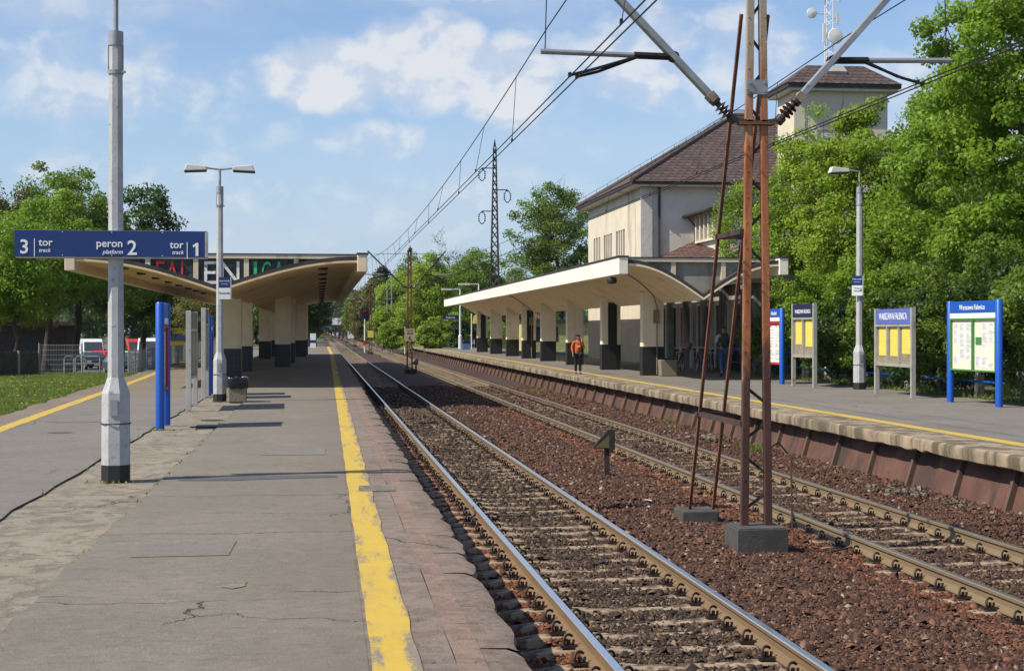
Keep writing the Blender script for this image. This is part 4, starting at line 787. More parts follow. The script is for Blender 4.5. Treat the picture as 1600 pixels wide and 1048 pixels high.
for px, py, tp, lb in ((719, 543, 452, 'slim white lamp post at the far end of the right platform, left of the pair'), (748, 545, 444, 'slim white lamp post just left of the last canopy column')):
    d = 142 if px < 730 else 132; x, y = PD(px, d); H = ZD(tp, d)-ZR; t = thing('lamp_post', lb, 'street lamp', (x, y, ZR), 0, 'platform lamp posts')
    b = MB(); b.lathe([(.17, 0), (.16, 1.2), (.09, 1.3), (.06, H)], n=8); b.build('shaft', M['polew'], t); b = MB(); b.tube((0, 0, H), (-.9, 0, H), .035); b.build('arm', M['polew'], t)
    b = MB(); b.box((-1.25, 0, H), (1.0, .3, .16)); b.build('lamp_head', M['lampw'], t)
def board_text(par, items, M0):
    for t, x, y, s, sh, al in items: b = MB(); b.text(t, s, M0 @ Matrix.Translation((x, y, 0)), .003, sh, al, weight=s*.012); b.build('lettering', M['signw'], par)
# wide platform sign on the nearest post
x, y = PX(181, 750, ZL); d = 19.4; sc = d/2400
t = thing('platform_sign', 'long blue board reading tor 3, peron 2 and tor 1 across the nearest post', 'sign', (x, y-.11, ZD(404, d)), R(.3))
wl, wr, hh = -(181-32)*sc, (322-181)*sc, 42*sc
b = MB(); b.bb(wl, wr, -.08, -.055, .012, hh); b.build('panel', M['navy'], t)
b = MB(); b.bb(wl+.01, wr+.006, -.054, .05, -.004, .011); b.bb(wl+.01, wr+.006, -.054, .05, hh-.011, hh+.004); b.bb(wr-.02, wr+.012, -.084, .05, .011, hh-.011); b.bb(wl, wl+.02, -.054, .05, .011, hh-.011); b.build('frame', M['alu'], t)
b = MB(); T = XZ(wl, -.083, 0); W_ = wr-wl; u = lambda q: (q-62)/1490*W_; v = lambda q: hh*(1-(q-52)/205)
board_text(t, [('3', u(138), v(226), .245, 0, 'CENTER'), ('tor', u(248), v(168), .13, 0, 'LEFT'), ('track', u(248), v(216), .068, .25, 'LEFT'), ('peron', u(898), v(174), .135, 0, 'RIGHT'), ('platform', u(898), v(226), .072, .25, 'RIGHT'), ('2', u(970), v(232), .255, 0, 'CENTER'),
               ('tor', u(1370), v(180), .13, 0, 'RIGHT'), ('track', u(1370), v(226), .068, .25, 'RIGHT'), ], T)
b = MB(); b.prism([(wl+u(1466), v(240)), (wl+u(1488), v(240)), (wl+u(1488), v(140)), (wl+u(1470), v(140)), (wl+u(1443), v(160)), (wl+u(1448), v(175)), (wl+u(1466), v(165))], 'y', -.0865, -.081); b.build('lettering', M['signw'], t)
for q, a, c in ((213, 250, 115), (1397, 262, 135)): b = MB(); b.bb(wl+u(q), wl+u(q+6), -.0865, -.081, v(a), v(c)); b.build('divider', M['signw'], t)
b = MB()
for q in (430, 812, 1205):
    for z in (.03, hh-.02): b.tube((wl+u(q), -.086, z), (wl+u(q), -.079, z), .006)
b.build('rivet', M['signw'], t)
def small_sign(name, label, post, dx, z, lines, rz=0, side=1):
    t = thing(name, label, 'sign', (post.location.x+dx, post.location.y-.13, z), rz, 'small direction signs on lamp posts')
    b = MB(); b.bb(-.15, .15, -.02, 0, .30, .58); b.build('blue_panel', M['navy'], t); b = MB(); b.bb(-.15, .15, -.02, 0, 0, .297); b.build('white_panel', M['signw'], t)
    b = MB(); b.bb(side*.15 if side > 0 else -.18, .18 if side > 0 else -.15, -.02, .06, 0, .58); b.build('frame', M['alu'], t)
    b = MB(); b.text('kierunek', .075, XZ(.0, -.024, .46), .002); b.build('lettering', M['signw'], t); b = MB(); b.text('direction', .05, XZ(.0, -.024, .385), .002, .2); b.build('lettering', M['signw'], t)
    for s, x_, y_, q in lines: b = MB(); b.text(s, q, XZ(x_, -.024, y_), .002); b.build('lettering', M['ink'], t)
    b = MB(); ax = .10 if side > 0 else -.115; b.prism([(ax-.03, .16), (ax+.015, .135), (ax+.015, .185)], 'y', -.026, -.021); b.bb(ax+.016, ax+.03, -.026, -.021, .15, .17); b.build('arrow', M['ink'], t); return t
small_sign('direction_sign', 'small blue and white sign on the post beside the bin', l2, .13, ZD(467, 40.3), [('Otwock', -.03, .14, .075)], 0, 1)
small_sign('direction_sign', 'small blue and white sign on the single headed lamp post by the trees', l3, -.12, ZD(462, 45.2), [('Warszawa', .02, .20, .055), ('Zachodnia', .02, .12, .055)], R(-20), 1)
# ------------------------------------------------------------------ information boards
def sheet(b, x0, x1, z0, z1, y, mi): b.bb(x0, x1, y-.004, y, z0, z1, mi)
def board(label, p_far, p_near, zp, H, z0, kind, group, txt=None, rev=False):
    (xa, ya), (xb, yb) = p_far, p_near; W_ = math.hypot(xb-xa, yb-ya); rz = math.atan2(yb-ya, xb-xa)
    t = thing('information_board', label, 'notice board', ((xa+xb)/2, (ya+yb)/2, zp), rz, group); h = W_/2; rr = random.Random(int(W_*1000))
    if kind in ('blue', 'red'):
        for s in (-1, 1):
            b = MB(); b.lathe([(.085, 0), (.085, H-.03), (.06, H)], (s*h, 0, 0), 14); b.build('post', M['blue'], t, smooth=40)
        b = MB(); b.bb(-h, h, -.05, .05, H-.30, H-.02); b.build('header', M['blue'], t, bev=.01)
        b = MB(); b.bb(-h+.085, h-.085, -.052, .05, H-.42, H-.303); b.build('white_strip', M['signw'], t)
        if txt: b = MB(); b.text(txt, .17, XZ(0, -.053, H-.22), .004); b.build('lettering', M['signw'], t)
        b = MB(); zc0, zc1 = z0, H-.425; b.bb(-h+.085, h-.085, .0, .05, zc0, zc1); b.build('backing', M['paper'] if kind == 'blue' else M['paperw'], t)
        fr = M['green'] if kind == 'blue' else M['redf']; b = MB(); n = 2 if kind == 'blue' else 1; ww = (2*h-.17)/n
        for k in range(n):
            xl = -h+.085+k*ww; xr = xl+ww; f = .035 if n == 2 else .07
            b.bb(xl+.003, xl+f, -.055, -.001, zc0, zc1); b.bb(xr-f, xr-.003, -.055, -.001, zc0, zc1); b.bb(xl+f, xr-f, -.055, -.001, zc1-f, zc1); b.bb(xl+f, xr-f, -.055, -.001, zc0, zc0+f)
        b.build('frame', fr, t)
        mats = [M['paperw'], M['ink'], M['green'], M['lilac'], M['cap'], M['redf']]
        if kind == 'blue':
            for k in range(n):
                xl = -h+.085+k*ww+.08; nn = 3; cw = (ww-.16)/nn
                for c in range(nn):
                    z = zc1-.10
                    while z > zc0+(.35 if k == 0 else .12):
                        hh_ = rr.uniform(.12, .26)
                        if rr.random() < .88:
                            mi = 0 if rr.random() < .88 else rr.choice((2, 3, 4)); a = xl+c*cw+rr.uniform(.0, .03); e = xl+(c+1)*cw-.02; zl = max(zc0+.08, z-hh_); b = MB(); sheet(b, a, e, zl, z, -.002, mi)
                            if mi == 0:
                                q = z-.03
                                while q > zl+.02: b.bb(a+.02, a+(e-a)*rr.uniform(.5, .92), -.0085, -.0061, q-.008, q, 1); q -= .028
                            b.build('notice', mats, t)
                        z -= hh_+.02
        else:
            z = zc1-.14; b = MB(); b.bb(-h+.17, h-.17, -.0035, -.0005, zc0+.1, zc1-.09)
            b.bb(-h+.2, h-.2, -.006, -.003, z, z+.05, 5)
            while z > zc0+.12:
                for a in (-h+.19, 0.02): b.bb(a, a+rr.uniform(.1, h-.25), -.005, -.003, z-.018, z-.004, 1 if rr.random() < .85 else 5)
                z -= rr.choice((.04, .04, .09))
            b.build('notice', mats, t)
    else:
        for s in (-1, 1): b = MB(); b.bb(s*h-.05, s*h+.05, -.06, .06, 0, H); b.build('post', M['alu'], t, bev=.006)
        b = MB(); b.bb(-h+.05, h-.05, -.045, .045, H-.42, H-.02); hd = b.build('header', M[{'navy': 'navy2', 'lilac': 'lilac'}[kind]], t)
        if txt: b = MB(); b.text(txt, .25 if kind == 'lilac' else .17, XZ(0, -.047, H-.30), .003, sx=.80 if kind == 'lilac' else .76); b.build('lettering', M['signw'], t)
        n = 3 if kind == 'lilac' else 2; z1 = H-.44; b = MB(); b.bb(-h+.05, h-.05, .02, .045, z0, z1); b.build('backing', M['cap'], t); ww = (2*h-.10)/n
        b = MB(); b.bb(-h+.05, h-.05, -.06, .019, z1-.05, z1+.01); b.bb(-h+.05, h-.05, -.06, .019, z0-.02, z0+.05)
        for k in range(1, n): b.bb(-h+.05+k*ww-.03, -h+.05+k*ww+.03, -.058, .018, z0+.05, z1-.05)
        b.build('frame', M['alu'], t)
        b = MB()
        for k in range(n):
            xl = -h+.05+k*ww+.12; xr = xl+ww-.2; zb_ = z0+rr.uniform(.22, .42); b.bb(xl, xr, .008, .019, zb_, z1-.07)
            for q in range(int((z1-zb_)/.05)): b.bb(xl+.03, xl+.03+(xr-xl-.06)*rr.uniform(.6, 1), .006, .0078, zb_+.03+q*.05, zb_+.038+q*.05, 1)
        b.build('timetable', [M['pyel'], pm_grid], t)
    return t
pm_grid = pmat('timetable_lines', (.50, .42, .08), .8, 0, .1)
gR = 'notice boards along the fence of the far platform'
board('large blue framed board with green glazed doors full of notices at the right edge', PX(1485, 628, ZR), PX(1561, 636, ZR), ZR, 2.44, .78, 'blue', gR, 'Warszawa Falenica')
board('grey metal board with faded blue header and three yellow timetables', PX(1370, 615, ZR), PX(1426.5, 622, ZR), ZR, 2.32, .80, 'lilac', gR, 'WARSZAWA FALENICA')
board('grey metal board with navy header and two yellow timetables', PX(1240, 602.5, ZR), PX(1273, 606, ZR), ZR, 2.55, .92, 'navy', gR, 'WARSZAWA FALENICA')
board('blue post board with a white timetable in a red frame beside the mast', PX(1201, 597.5, ZR), PX(1222, 600, ZR), ZR, 2.45, .62, 'red', gR, 'i Rozkład')
gL = 'notice boards on the paver strip seen edge on'
board('bright blue board seen edge on, nearest on the paver strip', PX(250, 670, ZL), PX(259.5, 664, ZL), ZL, 2.43, .72, 'red', gL)
board('grey metal board seen edge on, second on the paver strip', PX(294.7, 641.5, ZL), PX(305, 633, ZL), ZL, 2.35, .75, 'navy', gL)
board('grey metal board seen edge on right beside the two headed lamp post', PX(318, 623.5, ZL), PX(323, 620, ZL), ZL, 2.5, .8, 'navy', gL)
board('slim blue board seen edge on behind the grey one at the lamp post', PX(326, 618, ZL), PX(329.5, 615, ZL), ZL, 2.3, .7, 'red', gL)
# ------------------------------------------------------------------ bins
x, y = PX(371, 628, ZL); t = thing('litter_bin', 'square aggregate litter bin lined with a black bag at the lamp post', 'bin', (x, y, ZL), R(4))
b = MB(); b.prism([(-.235, 0), (.235, 0), (.25, .40), (-.25, .40)], 'y', -.24, .24); b.build('body', M['aggr'], t, bev=.03)
b = MB(); n = 28
for z, rx in ((.36, .265), (.42, .285), (.55, .28), (.63, .285), (.66, .26), (.62, .23), (.50, .22)):
    for j in range(n):
        a = 2*math.pi*j/n; q = (abs(math.cos(a))**6+abs(math.sin(a))**6)**(-1/6); w_ = 1+.035*math.sin(j*2.7+z*9)+rng.uniform(-.02, .02); b.v.append((rx*q*math.cos(a)*w_*.97, rx*q*math.sin(a)*w_*.97, z+.018*math.sin(j*1.9)))
for i in range(6):
    for j in range(n): b.f.append((i*n+j, i*n+(j+1) % n, (i+1)*n+(j+1) % n, (i+1)*n+j)); b.m.append(0)
b.build('bin_bag', M['bag'], t, smooth=60)
x, y = PX(1058, 589, ZR); x, y = 13.0, 56.7; t = thing('litter_bin', 'square concrete litter bin in front of the nearest white canopy column', 'bin', (x, y, ZR)); b = MB(); b.prism([(-.30, 0), (.30, 0), (.33, .62), (-.33, .62)], 'y', -.25, .25); b.build('body', M['aggr'], t, bev=.03); b = MB(); b.bb(-.27, .27, -.19, .19, .60, .68); b.build('liner', M['bag'], t)
x, y = PX(728, 546, ZR); t = thing('litter_bin', 'blue litter bin with black bag at the far end of the right platform', 'bin', (x, y, ZR)); b = MB(); b.prism([(-.33, 0), (.33, 0), (.38, .6), (-.38, .6)], 'y', -.33, .33); b.build('body', pmat('faded_blue', (.06, .15, .28), .7), t, bev=.03); b = MB(); b.prism([(-.4, .55), (.4, .55), (.3, .85), (-.2, .92)], 'y', -.36, .36); b.build('bin_bag', M['bag'], t, bev=.06)
# ------------------------------------------------------------------ trackside marker boards, signals
def marker(label, px, py, s=1.0):
    x, y = PX(px, py, -.1); t = thing('marker_post', label, 'marker', (x, y, -.18), 0, 'angled marker boards beside the tracks'); b = MB(); b.bb(-.045, .045, -.04, .04, 0, .84); b.build('post', M['rust_d'], t)
    b = MB(); b.prism([(-.27, .58), (.055, .56), (.055, .90), (.01, .90)], 'y', -.075, -.042); b.bb(.04, .13, -.09, .09, .55, .90); b.build('plate', M['dsteel'], t, bev=.004)
    b = MB(); b.prism([(-.21, .595), (.03, .58), (.03, .80)], 'y', -.078, -.0755); b.build('faded_panel', pmat('olive_panel'+label[:4], (.13, .105, .04), .8), t)
marker('dark angled steel marker on a rusty post between the tracks in the foreground', 948, 744)
marker('dark angled marker at the foot of the second mast', 650, 582)
def signal(label, px, d, x_, top, lit):
    x, y = PD(px, d); H = ZD(top, d)+.2; t = thing('railway_signal', label, 'signal', (x, y, -.2), 0, 'colour light signals'); b = MB(); b.tube((0, 0, 0), (0, 0, H-1.3), .085); b.build('post', M['polew'], t, smooth=40)
    b = MB(); n = 16; b.prism([(.52*math.copysign(abs(math.cos(a))**.5, math.cos(a)), H-.75+.8*math.copysign(abs(math.sin(a))**.7, math.sin(a))) for a in [2*math.pi*k/n for k in range(n)]], 'y', -.05, .05); hd = b.build('signal_head', M['black'], t)
    for k, z in enumerate((-.35, -.75, -1.1)):
        b = MB(); b.lathe([(.13, 0), (.13, .22), (.02, .05)], (0, 0, 0), 12, 0, Matrix.Translation((0, -.05, H+z)) @ Matrix.Rotation(R(90), 4, 'X')); b.build('lamp_hood', lit if k == 0 and lit else M['dsteel'], hd)
    b = MB(); b.box((0, -.09, 1.2), (.4, .02, .5)); b.build('number_plate', M['redf'], t)
    return t
rl, nt_, b_, _ = newmat('signal_red'); setb(nt_, b_, Base_Color=(.25, .01, .01), Emission_Color=(1, .03, .02), Emission_Strength=.10)
signal('signal with red light on a pale post, left of the third mast', 570, 170, 0, 480, rl); signal('unlit dark signal left of the second mast plate', 633, 168, 0, 492, None)
# ------------------------------------------------------------------ fence and odds on the right platform
t = thing('post_and_rail_fence', 'old concrete post fence with blue pipe rails behind the notice boards', 'fence', (0, 0, ZR))
for i, y in enumerate(frange(26, 62, 2.4)):
    b = MB(); b.prism([(-.10, 0), (.10, 0), (.09, 1.15), (-.07, 1.2)], 'y', -.10, .10, 0, Matrix.Translation((16.95, y, 0)) @ Matrix.Rotation(R(rng.uniform(-2, 2)), 4, 'X')); b.build('post', M['conc'] if i % 3 else M['conc_d'], t, bev=.015)
for z in (.42, .92): b = MB(); b.tube((16.82, 25, z), (16.82, 62.5, z), .03); b.build('rail', M['blue'], t)
def bike_mesh(t):
    b = MB()
    for x in (-.52, .52): b = MB(); b.torus(.32, .018, Matrix.Translation((x, 0, .34)) @ Matrix.Rotation(R(90), 4, 'X'), 26, 6); b.build('tyre', M['tyre'], t, smooth=60)
    for x in (-.52, .52):
        b = MB(); b.torus(.298, .010, Matrix.Translation((x, 0, .34)) @ Matrix.Rotation(R(90), 4, 'X'), 26, 5)
        for k in range(12): a = k*math.pi/6; b.tube((x, 0, .34), (x+.3*math.cos(a), 0, .34+.3*math.sin(a)), .003, None, 3)
        b.build('wheel', M['chrome'], t)
    b = MB()
    for p, q in (((-.52, 0, .34), (-.06, 0, .30)), ((-.06, 0, .30), (-.18, 0, .82)), ((-.06, 0, .30), (.36, 0, .76)), ((-.16, 0, .74), (.36, 0, .80)), ((-.52, 0, .34), (-.16, 0, .74)), ((.36, 0, .86), (.52, 0, .34))): b.tube(p, q, .017)
    b.build('frame', M['dsteel'], t); b = MB(); b.prism([(-.32, .86), (-.05, .88), (-.05, .92), (-.30, .94)], 'y', -.06, .06); b.build('saddle', M['black'], t, bev=.02)
    b = MB(); b.path([(.30, -.28, 1.0), (.42, -.2, 1.02), (.37, 0, .98), (.42, .2, 1.02), (.30, .28, 1.0)], .013, 6); b.tube((.37, 0, .98), (.36, 0, .8), .014); b.build('handlebar', M['chrome'], t)
    b = MB(); b.bb(-.72, -.36, -.07, .07, .70, .72); b.tube((-.68, 0, .7), (-.52, 0, .34), .01); b.build('carrier', M['dsteel'], t)
spots = [(1067, 66, 80, 'parked bicycle with a pale bundle, leftmost behind the nearest canopy column'), (1086, 66.5, 74, 'parked bicycle second from the left behind the mast struts'), (1104, 65, 85, 'parked bicycle left of the man with the backpack'), (1150, 64, 70, 'parked bicycle right of the man with the backpack'), (1180, 62, 78, 'parked bicycle with a white box seen between the two mast legs'), (1194, 62.5, 88, 'parked bicycle hidden behind the right mast leg'), (1060, 63.2, 60, 'parked bicycle half behind the nearest canopy column'), (1095, 63, 96, 'parked bicycle second from the left of the man, nearer row'), (1113, 62.8, 78, 'parked bicycle immediately left of the man'), (1158, 62.5, 84, 'parked bicycle just right of the left mast leg')]
first = None
for px, d, a, lb in spots:
    x, y = PD(px, d)
    if first is None: first = thing('bicycle', lb, 'bicycle', (x, y, ZR), R(a), 'bicycles parked under the far canopy'); bike_mesh(first)
    else: dup(first, (x, y, ZR), R(a), lb)
x, y = PD(1180, 61.6); b = MB(); b.box((x, y-.1, ZR+1.12), (.38, .3, .36)); tag(b.build('carrier_box', M['polew'], bev=.03), 'white box on a parked bicycle between the mast legs', 'box')
x, y = PD(1075, 65.5); b = MB(); b.ball((x, y, ZR+1.05), (.2, .17, .2), 12); tag(b.build('carrier_bundle', M['cap'], smooth=60), 'pale wrapped bundle on the leftmost parked bicycle', 'bag')
x, y = PD(792, 126); t = thing('folding_sign', 'bright yellow notice panel standing behind the far canopy columns', 'sign', (x, y, ZR)); b = MB(); b.bb(-.55, .55, 0, .04, .25, 1.5); b.build('panel', M['pyel'], t); b = MB(); b.bb(-.5, -.44, -.02, .3, 0, .25); b.bb(.44, .5, -.02, .3, 0, .25); b.build('leg', M['dsteel'], t)
b = MB()
for z in (.6, .8, 1.0, 1.2): b.bb(-.4, .35, -.006, -.001, z, z+.06)
b.build('lettering', M['ink'], t)
x, y = PD(742, 138); t = thing('warning_sign', 'small yellow warning board on a white post at the far platform end', 'sign', (x, y, ZR)); b = MB(); b.tube((-.3, 0, 0), (-.3, 0, 3.2), .05); b.build('post', M['polew'], t); b = MB(); b.prism([(-.25, 2.3), (.6, 2.3), (.6, 2.9), (.3, 3.2), (-.1, 3.0)], 'y', -.03, .03); b.build('panel', M['pyel'], t)
x, y = PD(713, 141); b = MB(); b.bb(x-1.3, x+.2, y-.1, y-.05, 3.4, 3.8); t = tag(b.build('name_sign', M['navy2']), 'small dark platform name sign on the far slim lamp post', 'sign')
b = MB(); b.text('Falenica', .26, XZ(x-.55, y-.105, 3.5), .003); b.build('lettering', M['signw'], t)
# litter on the ballast and platform
for px, py, z, s, mt, lb in ((1010, 785, -.1, .09, 'signw', 'white paper scrap on the ballast left of the mast'), (704, 646, -.1, .12, 'paperw', 'white crumpled bag lying beside the near track in front of the canopy shadow'), (525, 583, ZL, .2, 'paperw', 'flat white paper on the yellow line in the canopy shade'), (653, 724, -.18, .06, 'signw', 'white scrap between the platform edge and the near rail')):
    x, y = PX(px, py, z); b = MB(); b.add([(s*u*rng.uniform(.7, 1.1), s*v*rng.uniform(.7, 1.1), rng.uniform(.004, .03 if z < 0 else .01)) for u, v in ((-1, -.4), (0, -.6), (1, -.3), (1.1, .5), (.1, .7), (-.9, .5), (0, 0))], [(0, 1, 6), (1, 2, 6), (2, 3, 6), (3, 4, 6), (4, 5, 6), (5, 0, 6)], 0, Matrix.Translation((x, y, z+.02)))
    tag(b.build('paper_scrap', M[mt]), lb, 'litter')
def rubble(label, px, py, n, sp, sz, mt):
    x, y = PX(px, py, -.1); b = MB(); 
    for k in range(n):
        s = sz*rng.uniform(.5, 1.2); T = Matrix.Translation((x+rng.gauss(0, sp*.35), y+rng.gauss(0, sp), -.1+s*.3)) @ Matrix.Rotation(rng.uniform(0, 6), 4, 'Z') @ Matrix.Rotation(rng.uniform(-.6, .6), 4, 'X'); b.box((0, 0, 0), (s, s*rng.uniform(.5, 1), s*.45), 0, 0, T)
    o = b.build('concrete_rubble', M[mt]); o['label'] = label; stuff(o)
rubble('broken pale concrete chips at the wall behind the mast struts', 1105, 683, 40, .5, .10, 'mortar'); rubble('broken chips by the wall foot on the right', 1420, 770, 34, .6, .07, 'mortar'); rubble('scattered chips along the wall', 1500, 790, 24, .7, .06, 'mortar')
# ------------------------------------------------------------------ trees and shrubs
def crown_mesh(seed, h0, h1, rx, ry, leaf, nclump, per, cr, shape='round', bare=0, hollow=.32):
    """trunk-and-limb mesh and leaf mesh: leaves sit in clumps at the ends of limbs spread through the crown"""
    r = np.random.default_rng(seed); rr = random.Random(seed); cz = (h0+h1)/2; hz = (h1-h0)/2
    lob = [(r.normal(size=3), r.uniform(.14, .34)) for _ in range(11)]
    cl = []
    while len(cl) < nclump:
        d = r.normal(size=3); d /= np.linalg.norm(d); rad = hollow+(1-hollow)*r.random()**.6
        k = .80+sum(a*max(0, float(d @ (v/np.linalg.norm(v))))**7 for v, a in lob)
        if shape == 'cone': k *= (1.0 if d[2] < 0 else 1-.35*d[2]); 
        p = d*rad*k; t = (p[2]+1)/2
        if shape == 'cone': w_ = max(.05, 1.15*(1-t)**.8); p = np.array([p[0]*w_*1.3, p[1]*w_*1.3, p[2]])
        if shape == 'egg': w_ = 1.05-.42*t; p = np.array([p[0]*w_, p[1]*w_, p[2]])
        cl.append((p[0]*rx, p[1]*ry, cz+p[2]*hz))
    cl = np.array(cl); tb = MB(); tr = .017*h1+.04
    top = h0+(h1-h0)*.72; ax = [(rr.uniform(-.03, .03)*rx*i, rr.uniform(-.03, .03)*ry*i, top*i/7) for i in range(8)]
    tb.path(ax, [tr*(1.35 if i == 0 else 1)*(1-.82*i/7) for i in range(8)], 8)
    order = list(range(len(cl))); rr.shuffle(order); nodes = [(Vector(ax[i]), tr*(1-.82*i/7)) for i in range(2, 8)]; limbs = []
    for q, i in enumerate(order[:min(len(cl), 150)]):
        p = Vector(cl[i]); cand = nodes if q < 16 else limbs
        best = min(cand, key=lambda nd: (nd[0]-p).length+(max(0, nd[0].z-p.z))*1.2); a, ra = best
        m = a.lerp(p, .5)+Vector((rr.uniform(-.1, .1)*rx, rr.uniform(-.1, .1)*rx, -.06*(p-a).length)); r0 = min(ra*.6, .012*h1 if q < 16 else .02); pts = [a, m, p]
        tb.path(pts, [r0, r0*.7, r0*.3], 5); limbs += [(m, r0*.8), (p, r0*.5), (a.lerp(m, .6), r0)]
    if bare:
        for _ in range(bare):
            a = limbs[rr.randrange(len(limbs))][0]; d = Vector((rr.gauss(0, .5), rr.gauss(0, .5), rr.uniform(.2, 1))).normalized()*rr.uniform(.5, 1.6); tb.path([a, a+d*.5+Vector((rr.gauss(0, .1), rr.gauss(0, .1), 0)), a+d], [.022, .015, .006], 4)
    if per:
        n = nclump*per; c = np.repeat(cl, per, 0); sz = np.repeat(r.uniform(.65, 1.35, nclump), per)
        off = r.normal(size=(n, 3)); off /= np.linalg.norm(off, axis=1)[:, None]; off *= (r.random(n)**.45*cr*sz)[:, None]*np.array([1.15, 1.15, .75]); c = c+off
        nrm = off/(np.linalg.norm(off, axis=1)[:, None]+1e-6)*.7+r.normal(size=(n, 3))*.55+np.array([0, 0, .45]); nrm /= np.linalg.norm(nrm, axis=1)[:, None]
        t = np.cross(nrm, r.normal(size=(n, 3))); t /= np.linalg.norm(t, axis=1)[:, None]; u = np.cross(nrm, t); s = (leaf*r.uniform(.6, 1.3, n))[:, None]
        v = np.stack([c-t*s*.5, c+u*s*.36+nrm*s*.08, c+t*s*.5, c-u*s*.36+nrm*s*.08], 1).reshape(-1, 3); f = np.arange(4*n).reshape(n, 4)
    else: v = f = None
    return tb, v, f
def tree(label, kind_seed, mat, loc, h0, h1, rx, ry=None, leaf=.2, nclump=150, per=120, cr=.6, shape='round', bare=0, name='tree', cat='tree', group=None, rz=0):
    t = thing(name, label, cat, loc, rz, group); tb, v, f = crown_mesh(kind_seed, h0, h1, rx, ry or rx, leaf*.72, nclump, int(per*1.7) if per > 30 else per*2, cr*.86, shape, bare)
    tb.build('trunk' if cat == 'tree' else 'stems', M['bark'], t, smooth=60)
    if v is not None: raw('crown' if cat == 'tree' else 'foliage', v, f, M[mat], t)
    return t
def at(px, d, z): x, y = PD(px, d); return (x, y, z)
G1 = 'trees behind the far platform fence'; GL = 'trees left of the island platform'; GM = 'trees lining the far tracks'
tree('tallest bright green maple filling the right edge behind the large blue board', 11, 'leaf_b', at(1625, 44, .6), 1.0, 14.8, 4.2, 4.0, .19, 330, 190, .62, 'egg', 120, group=G1)
tree('bright green maple behind the lilac headed notice board, crown reaching above the tower eaves', 12, 'leaf_b', at(1480, 51, .6), .8, 11.4, 2.9, 3.4, .19, 260, 170, .62, 'egg', 120, group=G1)
tree('fresh yellow-green tree in front of the tower behind the single headed lamp post', 13, 'leaf_l', at(1335, 57, .6), .6, 10.2, 2.7, 2.6, .17, 240, 130, .55, 'egg', 90, group=G1)
tree('fresh yellow-green tree beside the foreground mast hiding the low station roof', 14, 'leaf_l', at(1243, 63, .6), .6, 10.6, 2.5, 2.2, .17, 210, 120, .55, 'egg', 30, group=G1)
tree('small loose sapling in front of the annex windows', 15, 'leaf_l', at(1158, 72, .6), 2.8, 9.4, 1.7, 1.5, .16, 75, 70, .5, 'egg', 20, group=G1)
tree('dense mid green tree behind the tall maple, top right', 16, 'leaf_m', at(1740, 56, .6), 1, 16.0, 5.2, 5, .24, 220, 120, .8, 'egg', group=G1)
tree('mid green tree filling the gap between the two maples', 17, 'leaf_m', at(1455, 63, .6), .5, 12.4, 3.4, 4, .24, 180, 110, .8, 'egg', group=G1)
for i, (px, d, h, w_, mt, lb) in enumerate(((1215, 58, 3.0, 1.5, 'leaf_m', 'dark shrub behind the red framed timetable board'), (1290, 53, 3.6, 1.7, 'leaf_b', 'leafy shrub between the navy headed board and the lamp post'), (1330, 49, 2.8, 1.4, 'leaf_d', 'dark shrub right behind the single headed lamp post'), (1400, 46, 3.4, 1.6, 'leaf_m', 'shrub behind the grey board with three timetables'), (1455, 43.5, 3.6, 1.7, 'leaf_d', 'dark shrub left of the large blue board'), (1525, 40.5, 3.8, 1.8, 'leaf_m', 'shrub directly behind the large blue board'), (1600, 38.5, 3.6, 1.7, 'leaf_d', 'dark shrub at the right picture edge beyond the blue board'), (1660, 36, 4.2, 2.0, 'leaf_m', 'shrub just outside the right edge behind the fence'), (1255, 60, 4.2, 1.6, 'leaf_b', 'tall shrub behind the navy headed board'), (1370, 52, 4.6, 1.8, 'leaf_b', 'tall bright shrub right of the lamp post'))):
    tree(lb, 30+i, mt, at(px, d, .65), .1, h, w_, w_, .15, 90, 130, .42, 'round', 0, 'shrub', 'shrub', 'shrubs along the fence of the far platform')
tree('brown-green tree at the left picture edge behind the fence', 51, 'leaf_o', at(-10, 80, .4), 2.2, 10.7, 4.2, 4, .22, 190, 110, .75, group=GL)
tree('bright green tree left of the nearest lamp post above the blue sign', 52, 'leaf_b', at(72, 77, .4), 2.4, 9.4, 2.9, 3, .22, 170, 120, .7, group=GL)
tree('tall dull green tree behind the nearest lamp post with a dark trunk', 53, 'leaf_m', at(118, 84, .2), 3.0, 11.1, 3.2, 3.2, .22, 190, 110, .7, group=GL)
tree('rounded green tree right of the nearest lamp post above the blue sign', 54, 'leaf_d', at(222, 92, .2), 2.6, 10.4, 2.6, 2.6, .24, 150, 100, .7, group=GL)
tree('low bright green tree at the left edge over the dark shed', 55, 'leaf_b', at(25, 72, .4), 2.0, 6.8, 2.6, 2.4, .2, 130, 120, .6, group=GL)
tree('dark tree under the left wing of the ochre canopy', 56, 'leaf_d', at(190, 100, -.5), 3.0, 9.0, 3.4, 3, .26, 140, 100, .8, group=GL)
tree('dark tree behind the yellow lorry', 57, 'leaf_d', at(275, 190, -.8), 1.5, 13, 5, 5, .4, 130, 80, 1.3, group=GL)
tree('dark hedge-like tree far behind the parked vans', 58, 'leaf_d', at(210, 175, -.8), 1.0, 12.5, 6, 5, .4, 150, 80, 1.3, group=GL)
tree('olive tree behind the shed, low in the left background', 59, 'leaf_o', at(35, 175, -.8), 1.0, 12.5, 6, 5, .3, 150, 90, 1.0, group=GL)
tree('tall dark tree behind the white van, far left', 60, 'leaf_d', at(140, 190, -.8), 1.0, 14.0, 6, 5, .35, 160, 80, 1.2, group=GL)
tree('light olive tree peeping under the canopy right of the grey boards', 61, 'leaf_o', at(318, 150, -.8), 1.5, 9.0, 3, 3, .3, 100, 80, .9, group=GL)
